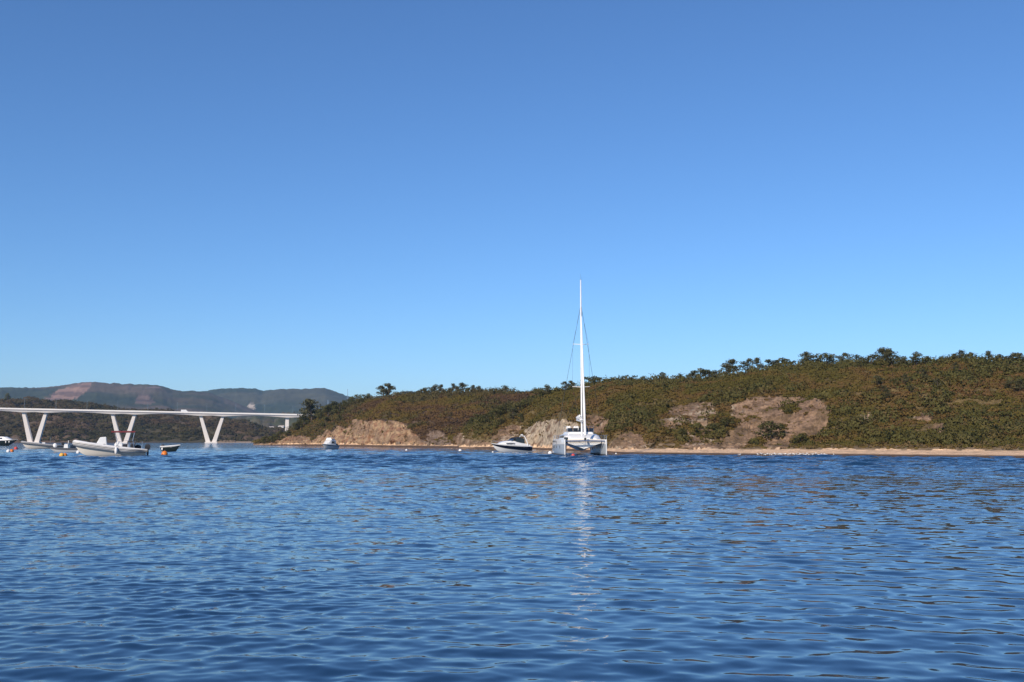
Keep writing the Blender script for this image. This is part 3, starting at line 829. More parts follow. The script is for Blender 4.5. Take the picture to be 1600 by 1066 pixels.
skyline(east, [(842, 607, 'bushy', 1.0), (855, 600, 'pine', .9), (869, 602, 'bushy', 1.1), (884, 598, 'pine', .95), (894, 596, 'pine', .9), (921, 588, 'bushy', 1.1), (930, 583, 'bushy', 1.2), (939, 587, 'bushy', 1.1), (977, 584, 'bushy', 1.4), (992, 583, 'bushy', 1.2), (1005, 585, 'bushy', 1.2), (1035, 581, 'bushy', 1.5), (1065, 581, 'bushy', 1.2), (1080, 582, 'bushy', 1.2),
               (1097, 572, 'bushy', 1.2), (1108, 575, 'bushy', 1.3), (1122, 575, 'bushy', 1.1), (1138, 570, 'pine', 1.0), (1147, 563, 'pine', 1.1), (1172, 562, 'pine', .8), (1186, 558, 'pine', .9), (1203, 558, 'bushy', 1.4), (1226, 558, 'bushy', 1.5), (1243, 561, 'bushy', 1.2), (1262, 551, 'pine', 1.1), (1276, 552, 'bushy', 1.1), (1297, 550, 'bushy', 1.3), (1324, 550, 'pine', .9),
               (1343, 553, 'bushy', 1.1), (1367, 552, 'bushy', 1.2), (1383, 546, 'pine', 1.0), (1398, 548, 'pine', .9), (1413, 553, 'bushy', 1.2), (1437, 551, 'pine', 1.0), (1452, 556, 'bushy', 1.1), (1476, 554, 'bushy', 1.0), (1497, 552, 'pine', .9), (1508, 548, 'pine', 1.1), (1522, 552, 'pine', 1.0), (1548, 549, 'pine', 1.0), (1568, 553, 'pine', .9), (1590, 551, 'pine', 1.0), (1600, 550, 'pine', 1.0),
               (1622, 551, 'pine', 1.0), (1650, 554, 'bushy', 1.1), (1690, 551, 'pine', 1.0), (1740, 554, 'bushy', 1.1)],
        'of the right hill, counting from the mast', 'trees along the right hilltop')
def slope_trees(hill, spec, label, group):
    for i, (px, bpy_, h, kind, wd) in enumerate(sorted(spec)):
        p = hill.hit(px, bpy_)
        tree((p.x, p.y, p.z - 0.3), px_height(h, p.y), kind, label % ordinal(i), group, wd, 'pine_tree' if kind == 'pine' else 'evergreen_tree')
slope_trees(east, [(738, 668, 16, 'bushy', 1.3), (750, 664, 18, 'bushy', 1.3), (762, 662, 20, 'bushy', 1.4), (776, 654, 18, 'bushy', 1.3), (790, 648, 20, 'bushy', 1.3), (802, 658, 18, 'pine', 1.2), (812, 646, 20, 'bushy', 1.3), (824, 640, 20, 'bushy', 1.2), (832, 630, 16, 'bushy', 1.2), (783, 666, 14, 'bushy', 1.2), (815, 660, 16, 'bushy', 1.2)],
            '%s olive green tree from the left on the slope behind the motor cruiser', 'trees on the slope behind the motor cruiser')
slope_trees(east, [(1376, 606, 18, 'pine', 1.0), (1388, 628, 20, 'pine', .9), (1380, 616, 14, 'pine', 1.0), (1402, 602, 13, 'bushy', 1.1), (1418, 600, 16, 'pine', .9), (1426, 614, 14, 'pine', 1.0), (1446, 592, 18, 'pine', 1.1), (1452, 599, 14, 'pine', 1.1), (1470, 610, 20, 'pine', 1.0), (1320, 574, 14, 'bushy', 1.1), (1345, 577, 12, 'bushy', 1.2), (1414, 574, 14, 'pine', 1.1), (1498, 580, 14, 'pine', 1.2), (1512, 586, 12, 'bushy', 1.2)],
            '%s grey green pine from the left on the upper right slope', 'pines scattered on the right slope')
slope_trees(east, [(1582, 612, 18, 'pine', 1.2), (1597, 614, 20, 'pine', 1.2)], '%s tree of the dark pair at the right picture edge halfway up', 'dark trees by the right edge')
p = east.hit(1204, 687)
tree((p.x, p.y, p.z - 0.2), px_height(30, p.y), 'bushy', 'spreading green tree with a dark hollow at the foot of the bare scar', None, 1.35, 'evergreen_tree')
for px, py, h, lb in ((1178, 697, 12, 'low round bush left of the spreading tree under the scar'), (1066, 680, 13, 'round dark bush alone on the lower left of the bare scar'), (1086, 680, 10, 'small bush right of the round dark bush on the scar'), (1022, 668, 15, 'dark bush at the left tip of the bare scar'), (1118, 680, 22, 'broad low bush in the middle of the bare scar'), (1138, 668, 20, 'bush on the upper middle of the bare scar'), (1232, 646, 12, 'bush near the top right of the bare scar'), (1250, 696, 24, 'tall bush at the right foot of the bare scar')):
    p = east.hit(px, py)
    tree((p.x, p.y, p.z - 0.5 * px_height(h, p.y) * 0.3), px_height(h, p.y), 'bushy', lb, None, 1.5, 'evergreen_bush')
slope_trees(west, [(416, 693, 15, 'bushy', 1.4), (427, 691, 15, 'bushy', 1.3), (438, 688, 15, 'bushy', 1.2), (450, 683, 12, 'bushy', 1.2), (464, 674, 16, 'bushy', 1.2), (474, 668, 22, 'bushy', 1.1), (486, 664, 36, 'pine', 1.0), (482, 656, 18, 'bushy', 1.3), (472, 657, 12, 'bushy', 1.2), (498, 658, 22, 'bushy', 1.1), (512, 654, 24, 'bushy', 1.1), (520, 644, 18, 'bushy', 1.2), (532, 650, 22, 'bushy', 1.2), (542, 638, 16, 'bushy', 1.2), (508, 668, 18, 'bushy', 1.2), (530, 662, 14, 'bushy', 1.2), (556, 634, 18, 'bushy', 1.1)],
            '%s dark green tree from the left on the point below the bridge end', 'trees on the point by the bridge end')
for i, (px, tpy) in enumerate([(9, 613), (30, 622), (92, 624), (176, 633), (243, 637)]):
    q = far.top(px)
    tree((q.x, q.y, q.z - 1), max(4.0, float(zof(tpy, q.y)) - q.z + 1), 'bushy', '%s tree from the left on the far bank above the bridge deck' % ordinal(i), 'trees on the far bank ridge', 1.1, 'evergreen_tree')

# ------------------------------------------------------------------ bridge
def bridge():
    def d_of(px): return 1.0 / (0.0012870 - 1.85e-7 * px)
    def axis(px):
        d = d_of(px); return Vector((float(tan_az(px)) * d, d, 0))
    A, B = axis(-260), axis(484)
    ex = (B - A).normalized(); ey = Vector((-ex.y, ex.x, 0))
    L = (B - A).length
    def s_of(px): return (axis(px) - A).dot(ex)
    s1, s2 = s_of(0), s_of(448)
    z1, z2 = float(zof(637.6, d_of(0))), float(zof(647.0, d_of(448)))
    def top(s): return z1 + (z2 - z1) * (s - s1) / (s2 - s1)          # the road falls gently to the right bank
    root = empty('road_bridge', A, math.atan2(ex.y, ex.x))
    tag(root, 'long white concrete road bridge on V-shaped piers', 'bridge')
    legs = [(s_of(px), (s_of(px + 17.5) - s_of(px - 17.5)) / 2) for px in (-86, 53, 192, 330)]
    pier_s = s_of(448)
    sup = [s0 + k * h for s0, h in legs for k in (-1, 1)] + [pier_s]
    W = 5.6
    def depth(s):
        return 1.25 + 1.0 * max(math.exp(-(abs(s - q) / 11.0) ** 1.5) for q in sup)
    SS = np.linspace(0, L, 220)
    def ribbon(prof):
        return MB().loft([[(s, y, top(s) + z) for y, z in (prof(s) if callable(prof) else prof)] for s in SS])
    ribbon(lambda s: [(-W, -.8), (-W, -1.15), (-5.0, -1.35), (-4.5, -.8 - depth(s)), (4.5, -.8 - depth(s)), (5.0, -1.35), (W, -1.15), (W, -.8)]).build('deck', M['concrete'], root)
    ribbon([(-W + .5, -.79), (W - .5, -.79), (W - .5, -.74), (-W + .5, -.74)]).build('road_surface', M['asphalt'], root)
    for sgn in (-1, 1):
        y = sgn * (W - .16)
        ribbon([(y - .15, -.795), (y + .15, -.795), (y + .15, .05), (y - .15, .05)]).build('parapet', M['parapet'], root)
    for s0, h in legs:
        MB().box((s0, 0, 0.1), (9.5, 9, 1.6)).build('pile_cap', M['concrete'], root, bevel=0.2)
        for k in (-1, 1):
            xb, xt = s0 + k * 2.3, s0 + k * h
            zt = top(xt) - .8 - depth(xt) + 0.2
            rings = []
            for t in (0, 1):
                x, z, w, hy = xb + (xt - xb) * t, 0.7 + (zt - 0.7) * t, 1.75 - 0.55 * t, 2.4 + 0.2 * t
                rings.append([(x - w, -hy, z), (x + w, -hy, z), (x + w, hy, z), (x - w, hy, z)])
            MB().loft(rings).build('pier_leg', M['concrete'], root, bevel=0.15)
    zt = top(pier_s) - .8 - depth(pier_s) + .2
    MB().box((pier_s, 0, (zt + 4) / 2), (2.8, 4.8, zt - 4)).build('pier', M['concrete'], root, bevel=0.15)
    MB().box((L - 1, 0, top(L) - 4.4), (5, 8, 5.6)).build('abutment', M['concrete'], root)
    for k in range(15):
        s = 14 + k * (L - 28) / 14
        z = top(s) - .8
        MB().tube([(s, W - 0.5, z), (s, W - 0.5, z + 8.6), (s, W - 1.6, z + 9.2)], [0.07, 0.05, 0.04], 6).build('lamp_post', M['steel'], root)
    # van on the deck
    s = s_of(287)
    p = A + ex * s + Vector((0, 0, top(s) - .735)) - ey * 2.0
    v = empty('van', p, root.rotation_euler.z)
    tag(v, 'small white van crossing the bridge deck', 'van')
    MB().loft([[(x, -0.95, z0), (x, 0.95, z0), (x, 0.9, z1), (x, -0.9, z1)] for x, z0, z1 in ((-2.6, .45, 2.3), (1.2, .45, 2.3), (1.9, .45, 1.5), (2.6, .45, 1.2))]).build('body', M['gelcoat'], v, bevel=0.06)
    MB().box((1.56, 0, 1.92), (0.12, 1.6, 0.6), shift=(-0.25, 0)).build('windscreen', M['glass'], v)
    for x in (-1.7, 1.7):
        for y in (-0.9, 0.9):
            MB().tube([(x, y - 0.1, 0.35), (x, y + 0.1, 0.35)], 0.35, 12).build('wheel', M['black'], v)
bridge()

# ------------------------------------------------------------------ houses in the valley
def house(px, py, Y, w, h, rz, label):
    p = at(px, py, Y)
    e = empty('house', p, rz)
    tag(e, label, 'house')
    MB().box((0, 0, h / 2 - 2), (w, w * 0.7, h + 4)).build('wall', M['plaster'], e)
    MB().loft([[(x, -w * 0.4, h), (x, 0, h + w * 0.15), (x, w * 0.4, h)] for x in (-w * 0.54, w * 0.54)]).build('roof', M['rooftile'], e)
    for x in (-w * 0.28, w * 0.28):
        MB().box((x, -w * 0.35 - 0.02, h * 0.55), (w * 0.12, 0.1, h * 0.35)).build('window', M['glass'], e)
    MB().box((0, -w * 0.35 - 0.02, h * 0.36), (w * 0.12, 0.1, h * 0.7)).build('door', M['bark'], e)
    return e
house(424, 669, 1240, 5.0, 1.2, 0.2, 'left one of two white houses below the bridge deck')
house(440, 668, 1260, 7, 1.3, -0.2, 'right one of two white houses, beside the slim bridge pier')
house(493, 650, 905, 4.6, 2.4, 0.5, 'white house among trees at the right end of the bridge')
# slope the houses stand on, seen under the bridge deck
val = Hill('valley_slope', [(300, 1200, 1900, 668, 10, 1, 0, 5), (340, 1200, 1900, 660, 10, 1, 0, 5), (400, 1190, 1900, 652, 10, 1, 0, 5), (470, 1180, 1800, 650, 10, 1, 0, 5), (560, 1180, 1800, 652, 10, 1, 0, 5), (700, 1180, 1800, 660, 10, 1, 0, 5)], (3, 4, 40, 8), 3.0, back=400, seed=45, noise=4)
val.build(lambda PX, PY, X, Y, Z, rock, tb: lerp((0.06, 0.065, 0.035), (0.11, 0.09, 0.06), sstep(0.35, 0.65, fbm(X / 40, Y / 40, oct=3, seed=47))), M['far_land'], None, 'hazy valley slope under the bridge deck')
for (px, y0, y1, Y, lb) in ((512, 626, 660, 640, 'tall thin lattice pylon rising from the trees right of the bridge end'), (543, 608, 634, 900, 'thin faint mast behind the trees left of the big pines')):
    b_, t_ = at(px, y1, Y), at(px, y0, Y)
    e = empty('pylon', b_); tag(e, lb, 'pylon')
    hh = t_.z - b_.z
    for sx in (-1, 1):
        for sy in (-1, 1):
            MB().tube([(sx * 0.5, sy * 0.5, 0), (sx * 0.08, sy * 0.08, hh)], 0.07, 5).build('leg', M['steel'], e)
    m = MB()
    for k in range(8):
        z = hh * (k + 0.5) / 8; r_ = 0.5 - 0.42 * z / hh
        m.tube([(-r_, -r_, z), (r_, -r_, z + hh / 16)], 0.04, 4).tube([(r_, r_, z), (-r_, r_, z + hh / 16)], 0.04, 4)
    m.build('bracing', M['steel'], e)

# rocks on the spit under the last V pier, and fallen blocks under the cliffs
def rock_mesh(seed):
    g = np.random.default_rng(seed); m = MB().ball((0, 0, 0), (1, 0.8, 0.6), 9, 6)
    m.v = [tuple(np.array(p) * (0.7 + 0.6 * g.random())) for p in m.v]
    o = m.build('rock', M['boulder']); COL.objects.unlink(o); return o.data
ROCKS = [rock_mesh(i) for i in range(4)]
for i, px in enumerate((345, 351, 356, 361, 366)):
    Yr = far.hit(px, 690.5).y
    o = bpy.data.objects.new('rock', ROCKS[i % 4]); COL.objects.link(o)
    o.location = (float(tan_az(px)) * Yr, Yr, 0.9); s = 1.6 + 0.5 * (i % 2); o.scale = (s, s, s); o.rotation_euler = (0, 0, i)
    tag(o, '%s dark rock from the left on the sand spit right of the last V pier' % ordinal(i), 'rock', 'rocks on the sand spit')
def beach_rocks(hill, spec, lab, grp):
    for i, (px, py, s) in enumerate(sorted(spec)):
        p = hill.hit(px, py)
        o = bpy.data.objects.new('rock', ROCKS[i % 4]); COL.objects.link(o)
        o.location = p; o.scale = (s, s, s); o.rotation_euler = (0.2 * i, 0.3, i * 1.3)
        tag(o, lab % ordinal(i), 'rock', grp)
beach_rocks(west, [(520, 694, .9), (540, 694, .7), (572, 693.5, 1.1), (600, 693.5, .8), (622, 694, 1.0), (648, 695, .7), (670, 696, .9), (690, 696.5, .8)], '%s fallen rock from the left at the foot of the ochre cliff', 'fallen rocks under the ochre cliff')
beach_rocks(east, [(826, 697, .8), (842, 697.5, .6), (975, 700, .5), (990, 699, .7), (1006, 700, .5), (718, 697, .7), (735, 697, .5)], '%s fallen rock from the left at the foot of the slope behind the yachts', 'fallen rocks behind the yachts')

# ------------------------------------------------------------------ boats
def heading(deg_left_of_camera):
    """bow direction: 0 = straight at the camera, +90 = picture left"""
    a = math.radians(deg_left_of_camera)
    return math.atan2(-math.cos(a), -math.sin(a))
class Hull:
    def __init__(s, L, B, zb, zs, zk=-0.35, full=2.4, rake=0.12, flare=0.5, tr=0.85, fore=0.55):
        s.fore = fore
        s.L, s.B, s.zb, s.zs, s.zk, s.full, s.rake, s.flare, s.tr = L, B, zb, zs, zk, full, rake, flare, tr
    def beam(s, t): return s.B / 2 * (s.tr + (1 - s.tr) * min(1, t * 2.2)) * max(0.0, 1 - max(0, (t - 0.35) / 0.65) ** s.full)
    def sheer(s, t): return s.zs + (s.zb - s.zs) * t ** 1.8
    def pt(s, t, q, side=1):
        zk = s.zk + (s.sheer(1) * s.fore - s.zk) * max(0, (t - 0.6) / 0.4) ** 2.6
        z = zk + (s.sheer(t) - zk) * q ** 1.15
        fl = s.flare * max(0, t - 0.3)
        y = s.beam(t) * (q ** (0.42 + fl))
        x = -s.L / 2 + s.L * t * (1 - s.rake) + s.L * s.rake * t * q
        return (x, side * y, z)
    def strip(s, q0, q1, n=26, m=5, push=0.0, transom=True, t0=0.0, t1=1.0):
        mb = MB()
        qa = q0 if callable(q0) else (lambda t: q0)
        qb = q1 if callable(q1) else (lambda t: q1)
        Q = lambda t, j: qa(t) + (qb(t) - qa(t)) * j / m
        ts = [t0 + (t1 - t0) * (i / n) for i in range(n + 1)]
        for side in (1, -1):
            rows = [[(lambda p: (p[0], p[1] + side * push, p[2]))(s.pt(t, Q(t, j), side)) for j in range(m + 1)] for t in ts]
            mb.loft(rows, closed=False, caps=False)
        if transom and t0 == 0:
            a = [s.pt(0, Q(0, j), 1) for j in range(m + 1)]
            b = [s.pt(0, Q(0, j), -1) for j in range(m + 1)]
            mb.loft([a, b], closed=False, caps=False)
        return mb
    def deck(s, q=0.97, t0=0.0, t1=0.995, n=22):
        mb = MB(); rows = []
        for i in range(n + 1):
            t = t0 + (t1 - t0) * i / n
            a, b = s.pt(t, q, 1), s.pt(t, q, -1)
            rows.append([(a[0], a[1] * 0.985, a[2]), (a[0], 0, a[2] + 0.03), (b[0], b[1] * 0.985, b[2])])
        return mb.loft(rows, closed=False, caps=False)
def rail(mb, pts, h, r=0.015, posts=6):
    mb.tube([(p[0], p[1], p[2] + h) for p in pts], r, 5)
    for i in range(posts):
        p = pts[int(i * (len(pts) - 1) / (posts - 1))]
        mb.tube([p, (p[0], p[1], p[2] + h)], r, 5)
    return mb
def cabin(mb, secs):
    """secs: (x, half width bottom, half width top, z0, z1)"""
    return mb.loft([[(x, -a, z0), (x, -(a * .45 + b * .55), z0 + (z1 - z0) * .7), (x, -b * .9, z1), (x, b * .9, z1), (x, (a * .45 + b * .55), z0 + (z1 - z0) * .7), (x, a, z0)] for x, a, b, z0, z1 in secs])
def outboard(parent, x, y, z, s=1.0, mat='black'):
    o = MB().loft([[(x + dx - .0, y - w, z + h), (x + dx + l, y - w, z + h), (x + dx + l, y + w, z + h), (x + dx, y + w, z + h)] for dx, l, w, h in [(-.25 * s, .5 * s, .16 * s, .1 * s), (-.32 * s, .6 * s, .2 * s, .35 * s), (-.28 * s, .5 * s, .17 * s, .6 * s), (-.2 * s, .32 * s, .1 * s, .68 * s)]]).build('outboard_motor', M[mat], parent, smooth=True)
    MB().box((x - .05 * s, y, z - .25 * s), (.2 * s, .1 * s, .8 * s)).build('motor_leg', M['black'], o)

# --- catamaran
def catamaran():
    hd = heading(-3.0)
    bow = on_water(915.3, 712)
    d = Vector((math.cos(hd), math.sin(hd), 0))
    root = empty('catamaran', Vector((bow.x, bow.y, 0)) - d * 7.0, hd)
    tag(root, 'large white and grey sailing catamaran with a tall mast, bows towards the viewer', 'catamaran')
    HY = 3.0
    def w_of(x):
        t = (x + 7) / 14
        return 0.55 + 0.2 * math.sin(math.pi * min(1, t * 1.2)) if t < 0.45 else 0.05 + 0.70 * (1 - ((t - 0.45) / 0.55) ** 2.2)
    def zs(x): return 2.32 - 0.9 * max(0, (-x - 4.8) / 2.2) ** 1.2
    for sg in (-1, 1):
        lo, up = [], []
        for x in np.linspace(-7, 7, 27):
            w = w_of(x); y0 = sg * HY
            top = min(1.62, zs(x) - 0.1)
            lo.append([(x, y0 + w, top), (x, y0 + w * .98, 0.5), (x, y0 + w * .72, 0.0), (x, y0, -0.45), (x, y0 - w * .72, 0.0), (x, y0 - w * .98, 0.5), (x, y0 - w, top)])
            up.append([(x, y0 + w + .01, top + .005), (x, y0 + w * .96 + .01, zs(x) - .08), (x, y0 + w * .8, zs(x)), (x, y0 - w * .8, zs(x)), (x, y0 - w * .96 - .01, zs(x) - .08), (x, y0 - w - .01, top + .005)])
        h = MB().loft(lo).build('hull', M['grey_hull'], root, smooth=True)
        MB().loft(up).build('topside', M['gelcoat'], root, smooth=True)
        MB().loft([[(7.0 + dx, sg * HY - .07, z), (7.05 + dx, sg * HY, z), (7.0 + dx, sg * HY + .07, z), (6.8 + dx, sg * HY, z)] for dx, z in ((-.1, -.3), (0, .3), (0, 2.3))]).build('stem', M['gelcoat'], h)
        MB().loft([[(x, sg * HY + (w_of(x) + .012) * k, z) for k, z in ((1, .18), (1, .07), (-1, .07), (-1, .18))] for x in np.linspace(-6.9, 6.9, 20)]).build('waterline_stripe', M['antifoul'], h)
        for x in (4.2, 1.6, -1.0, -3.4):
            for k in (-1, 1):
                y = sg * HY + k * (w_of(x) + .012)
                MB().loft([[(x + .19 * rr * math.cos(a), y + k * dd, 1.22 + .24 * rr * math.sin(a)) for a in np.linspace(0, 6.283, 13)[:-1]] for rr, dd in ((1, -.03), (1, .012), (.6, .016))]).build('porthole', M['glass'], h, smooth=True)
        MB().box((-1.2, sg * (HY + w_of(-1.2) + .012), 1.95), (5.4, .03, .34)).build('hull_window', M['glass'], root)
        MB().box((-6.3, sg * HY, 0.75), (1.4, .9, .08)).build('stern_step', M['gelcoat'], root)
        m = MB()
        rail(m, [(x, sg * (HY + w_of(x) * .8), zs(x)) for x in np.linspace(-4.5, 6.6, 12)], 0.62, .016, 9)
        m.tube([(x, sg * (HY + w_of(x) * .8), zs(x) + .33) for x in np.linspace(-4.5, 6.6, 12)], .01, 4)
        m.build('guard_rail', M['steel'], root)
        m = MB(); m.tube([(6.6, sg * HY - .35, 2.9), (7.0, sg * HY, 2.95), (6.6, sg * HY + .35, 2.9)], .02, 5)
        m.tube([(6.9, sg * HY, 2.3), (7.0, sg * HY, 2.95)], .02, 5); m.build('bow_rail', M['steel'], root)
    # bridge deck: front panel, wing-shaped underside with a keel line down the middle
    MB().box((0.2, 0, 2.06), (10.6, 2 * HY - 1.1, 0.56)).build('bridge_deck', M['cream'], root, bevel=.05)
    rings = []
    for x, k in ((5.45, .72), (4.2, .95), (1, 1.0), (-4, .95)):
        ring = []
        for y in np.linspace(-2.42, 2.42, 17):
            c = abs(y) / 2.42
            zz = 1.75 - k * (1.12 * (1 - c) ** 1.35 + 0.10 * math.sin(math.pi * c))
            ring.append((x, y, zz))
        ring += [(x, 2.42, 1.79), (x, -2.42, 1.79)]
        rings.append(ring)
    MB().loft(rings).build('nacelle', M['gelcoat'], root, smooth=True)
    MB().tube([(6.55, -HY, 2.05), (6.55, 0, 2.12), (6.55, HY, 2.05)], .11, 10).build('crossbeam', M['steel'], root, smooth=True)
    m = MB()
    for i in range(15):
        y = -2.3 + i * 4.6 / 14; m.tube([(5.5, y, 2.15), (6.5, y, 2.1)], .012, 4)
    for i in range(5): m.tube([(5.55 + i * .2, -2.3, 2.14), (5.55 + i * .2, 2.3, 2.14)], .012, 4)
    m.build('trampoline', M['netting'], root)
    m = MB(); m.tube([(6.55, -1.2, 2.08), (6.62, 0, 1.55), (6.55, 1.2, 2.08)], .025, 5).tube([(6.55, 0, 2.05), (6.62, 0, 1.55)], .03, 5); m.build('striker', M['steel'], root)
    # coachroof
    cr = cabin(MB(), [(4.1, 2.0, 1.8, 2.34, 2.5), (3.2, 2.75, 2.2, 2.34, 2.95), (1.6, 2.85, 2.45, 2.34, 3.12), (-2.5, 2.85, 2.5, 2.34, 3.15), (-4.8, 2.8, 2.5, 2.34, 3.12)]).build('coachroof', M['gelcoat'], root, smooth=True)
    for y in (1.0, 1.35): MB().box((3.62, y, 2.78), (.78, .10, .035), shift=(0, 0)).build('roof_strip', M['canvas'], cr).rotation_euler = (0, 0.45, 0.0)  # two thin dark strips running fore and aft on the roof front
    for sg in (-1, 1):
        MB().box((-.8, sg * 2.72, 2.72), (6.0, .12, .32)).build('saloon_window', M['glass'], cr)
    MB().box((5.0, -2.62, 2.32), (.5, .55, .62)).build('dark_window', M['glass'], root, bevel=.04)  # dark glass box built as the window beside the coachroof
    # flybridge
    fb = cabin(MB(), [(0.9, 1.9, 1.75, 3.13, 3.42), (-.2, 2.15, 2.0, 3.13, 3.5), (-4.0, 2.15, 2.0, 3.13, 3.5)]).build('flybridge', M['gelcoat'], root, smooth=True)
    m = MB()
    for y in (-1.9, -1.1, -.3, .5, 1.3): m.box((.55, y + .4, 3.75), (.03, .72, .55), shift=(-.18, 0))
    m.build('windscreen', M['glass'], fb)
    for y in (-1.55, -0.35, 1.0): 
        s_ = MB().box((-1.4, y, 3.75), (.5, .7, .4)).build('seat', M['seat'], fb, bevel=.05)
        MB().box((-1.68, y, 4.1), (.14, .66, .5), shift=(-.1, 0)).build('seat_back', M['gelcoat'] if y < 0 else M['seat'], s_, bevel=.04)
    MB().box((-.3, -.55, 3.85), (.45, .9, .8), taper=(.7, .9)).build('helm_console', M['gelcoat'], fb, bevel=.05)
    w_ = MB().tube([(-.62, -.55 + .28 * math.cos(a), 4.0 + .28 * math.sin(a)) for a in np.linspace(0, 6.3, 14)], .02, 5).build('steering_wheel', M['black'], fb)
    m = MB()
    for x in (.6, -3.6):
        for y in (-2.05, 2.05): m.tube([(x, y, 3.2), (x, y * .97, 4.35)], .02, 5)
    for y in (-2.05, 2.05): m.tube([(.6, y * .97, 4.3), (-3.6, y * .97, 4.3)], .02, 5)
    m.tube([(-3.6, -2, 4.3), (-3.6, 2, 4.3)], .02, 5); m.build('flybridge_rail', M['steel'], fb)
    # mast, boom, sails, rigging
    XM, TOP = 2.5, 26.3
    def mast_pt(z): return (XM - 0.012 * (z - 3), 0.0, z)
    mast = MB().loft([[(mast_pt(z)[0] + a * math.cos(t), b * math.sin(t), z) for t in np.linspace(0, 6.283, 13)[:-1]] for z, a, b in ((3.0, .21, .135), (12, .21, .135), (20.5, .18, .12), (23.5, .14, .10), (TOP, .09, .07))]).build('mast', M['mast'], root, smooth=True)
    MB().tube([(XM - .3, 0, 5.0), (XM - 6.6, 0, 5.3)], [.14, .11], 8).build('boom', M['mast'], root, smooth=True)
    MB().loft([[(x, .24 * math.cos(t) * k, z + .34 * math.sin(t) * k + .2) for t in np.linspace(0, 6.283, 11)[:-1]] for x, z, k in ((XM - .4, 5.3, .9), (XM - 2, 5.35, 1.1), (XM - 4.5, 5.42, 1.0), (XM - 6.4, 5.45, .6))]).build('furled_mainsail', M['sailcloth'], root, smooth=True)
    HN = Vector(mast_pt(22.1)); TK = Vector((6.5, 0, 2.25))
    gen = []
    for i in range(16):
        t = 0.03 + 0.90 * i / 15
        gen.append((TK.lerp(HN, t), 0.165 * (1 - .62 * t) * (1 + .08 * math.sin(i * 2.1)) + .02))
    MB().tube([p for p, _ in gen], [r_ for _, r_ in gen], 9).build('furled_genoa', M['sailcloth'], root, smooth=True)
    MB().tube([TK, HN], .018, 5).build('forestay', M['wire'], root)
    MB().tube([TK + Vector((0, 0, -.02)), TK + Vector((-.05, 0, .28))], [.16, .16], 10).build('furling_drum', M['black'], root)
    for z, half in ((10.1, 1.3), (16.5, 1.2)):
        for sg in (-1, 1):
            b_ = mast_pt(z); MB().tube([(b_[0], sg * .1, z), (b_[0] - .5, sg * half, z + .1)], [.05, .035], 6).build('spreader', M['mast'], mast)
    for sg in (-1, 1):
        e9, e15 = (mast_pt(10.1)[0] - .5, sg * 1.3, 10.2), (mast_pt(16.5)[0] - .5, sg * 1.2, 16.6)
        MB().tube([HN + Vector((0, sg * .1, 0)), (-.6, sg * 3.55, 2.35)], .022, 5).build('shroud', M['wire'], root)
        MB().tube([(HN.x, sg * .1, 21.6), e15, e9, (mast_pt(4)[0], sg * .12, 4)], .012, 5).build('diamond_stay', M['wire'], root)
        MB().tube([(mast_pt(10.1)[0], sg * .1, 9.7), (.6, sg * 3.5, 2.35)], .012, 5).build('lower_shroud', M['wire'], root)
    rd = MB().box((XM + .38, -.05, 5.0), (.45, .25, .07)).tube([(XM + .15, -.05, 4.6), (XM + .5, -.05, 4.95)], .03, 5).build('radar_bracket', M['mast'], mast)
    MB().ball((XM + .5, -.12, 5.2), (.32, .32, .16), 14, 8).build('radar_dome', M['gelcoat'], rd, smooth=True)
    MB().ball((XM + .3, -.35, 5.75), (.2, .2, .24), 10, 6).build('satellite_dome', M['gelcoat'], rd, smooth=True)
    MB().tube([(mast_pt(TOP)[0], -.05, TOP), (mast_pt(TOP)[0], -.05, TOP + .9)], .012, 5).build('antenna', M['wire'], mast)
    MB().tube([(mast_pt(TOP)[0], .05, TOP), (mast_pt(TOP)[0] + .3, .12, TOP + .35), (mast_pt(TOP)[0] + .5, .22, TOP + .35)], .012, 5).build('wind_vane', M['wire'], mast)
    MB().loft([[(x, -1.0 - .02 * k, 9.0 + z) for k, z in ((0, .0), (1, .35))] for x in np.linspace(.6, 1.1, 4)], closed=False, caps=False).build('courtesy_flag', M['red_canvas'], root)
    return root
catamaran()

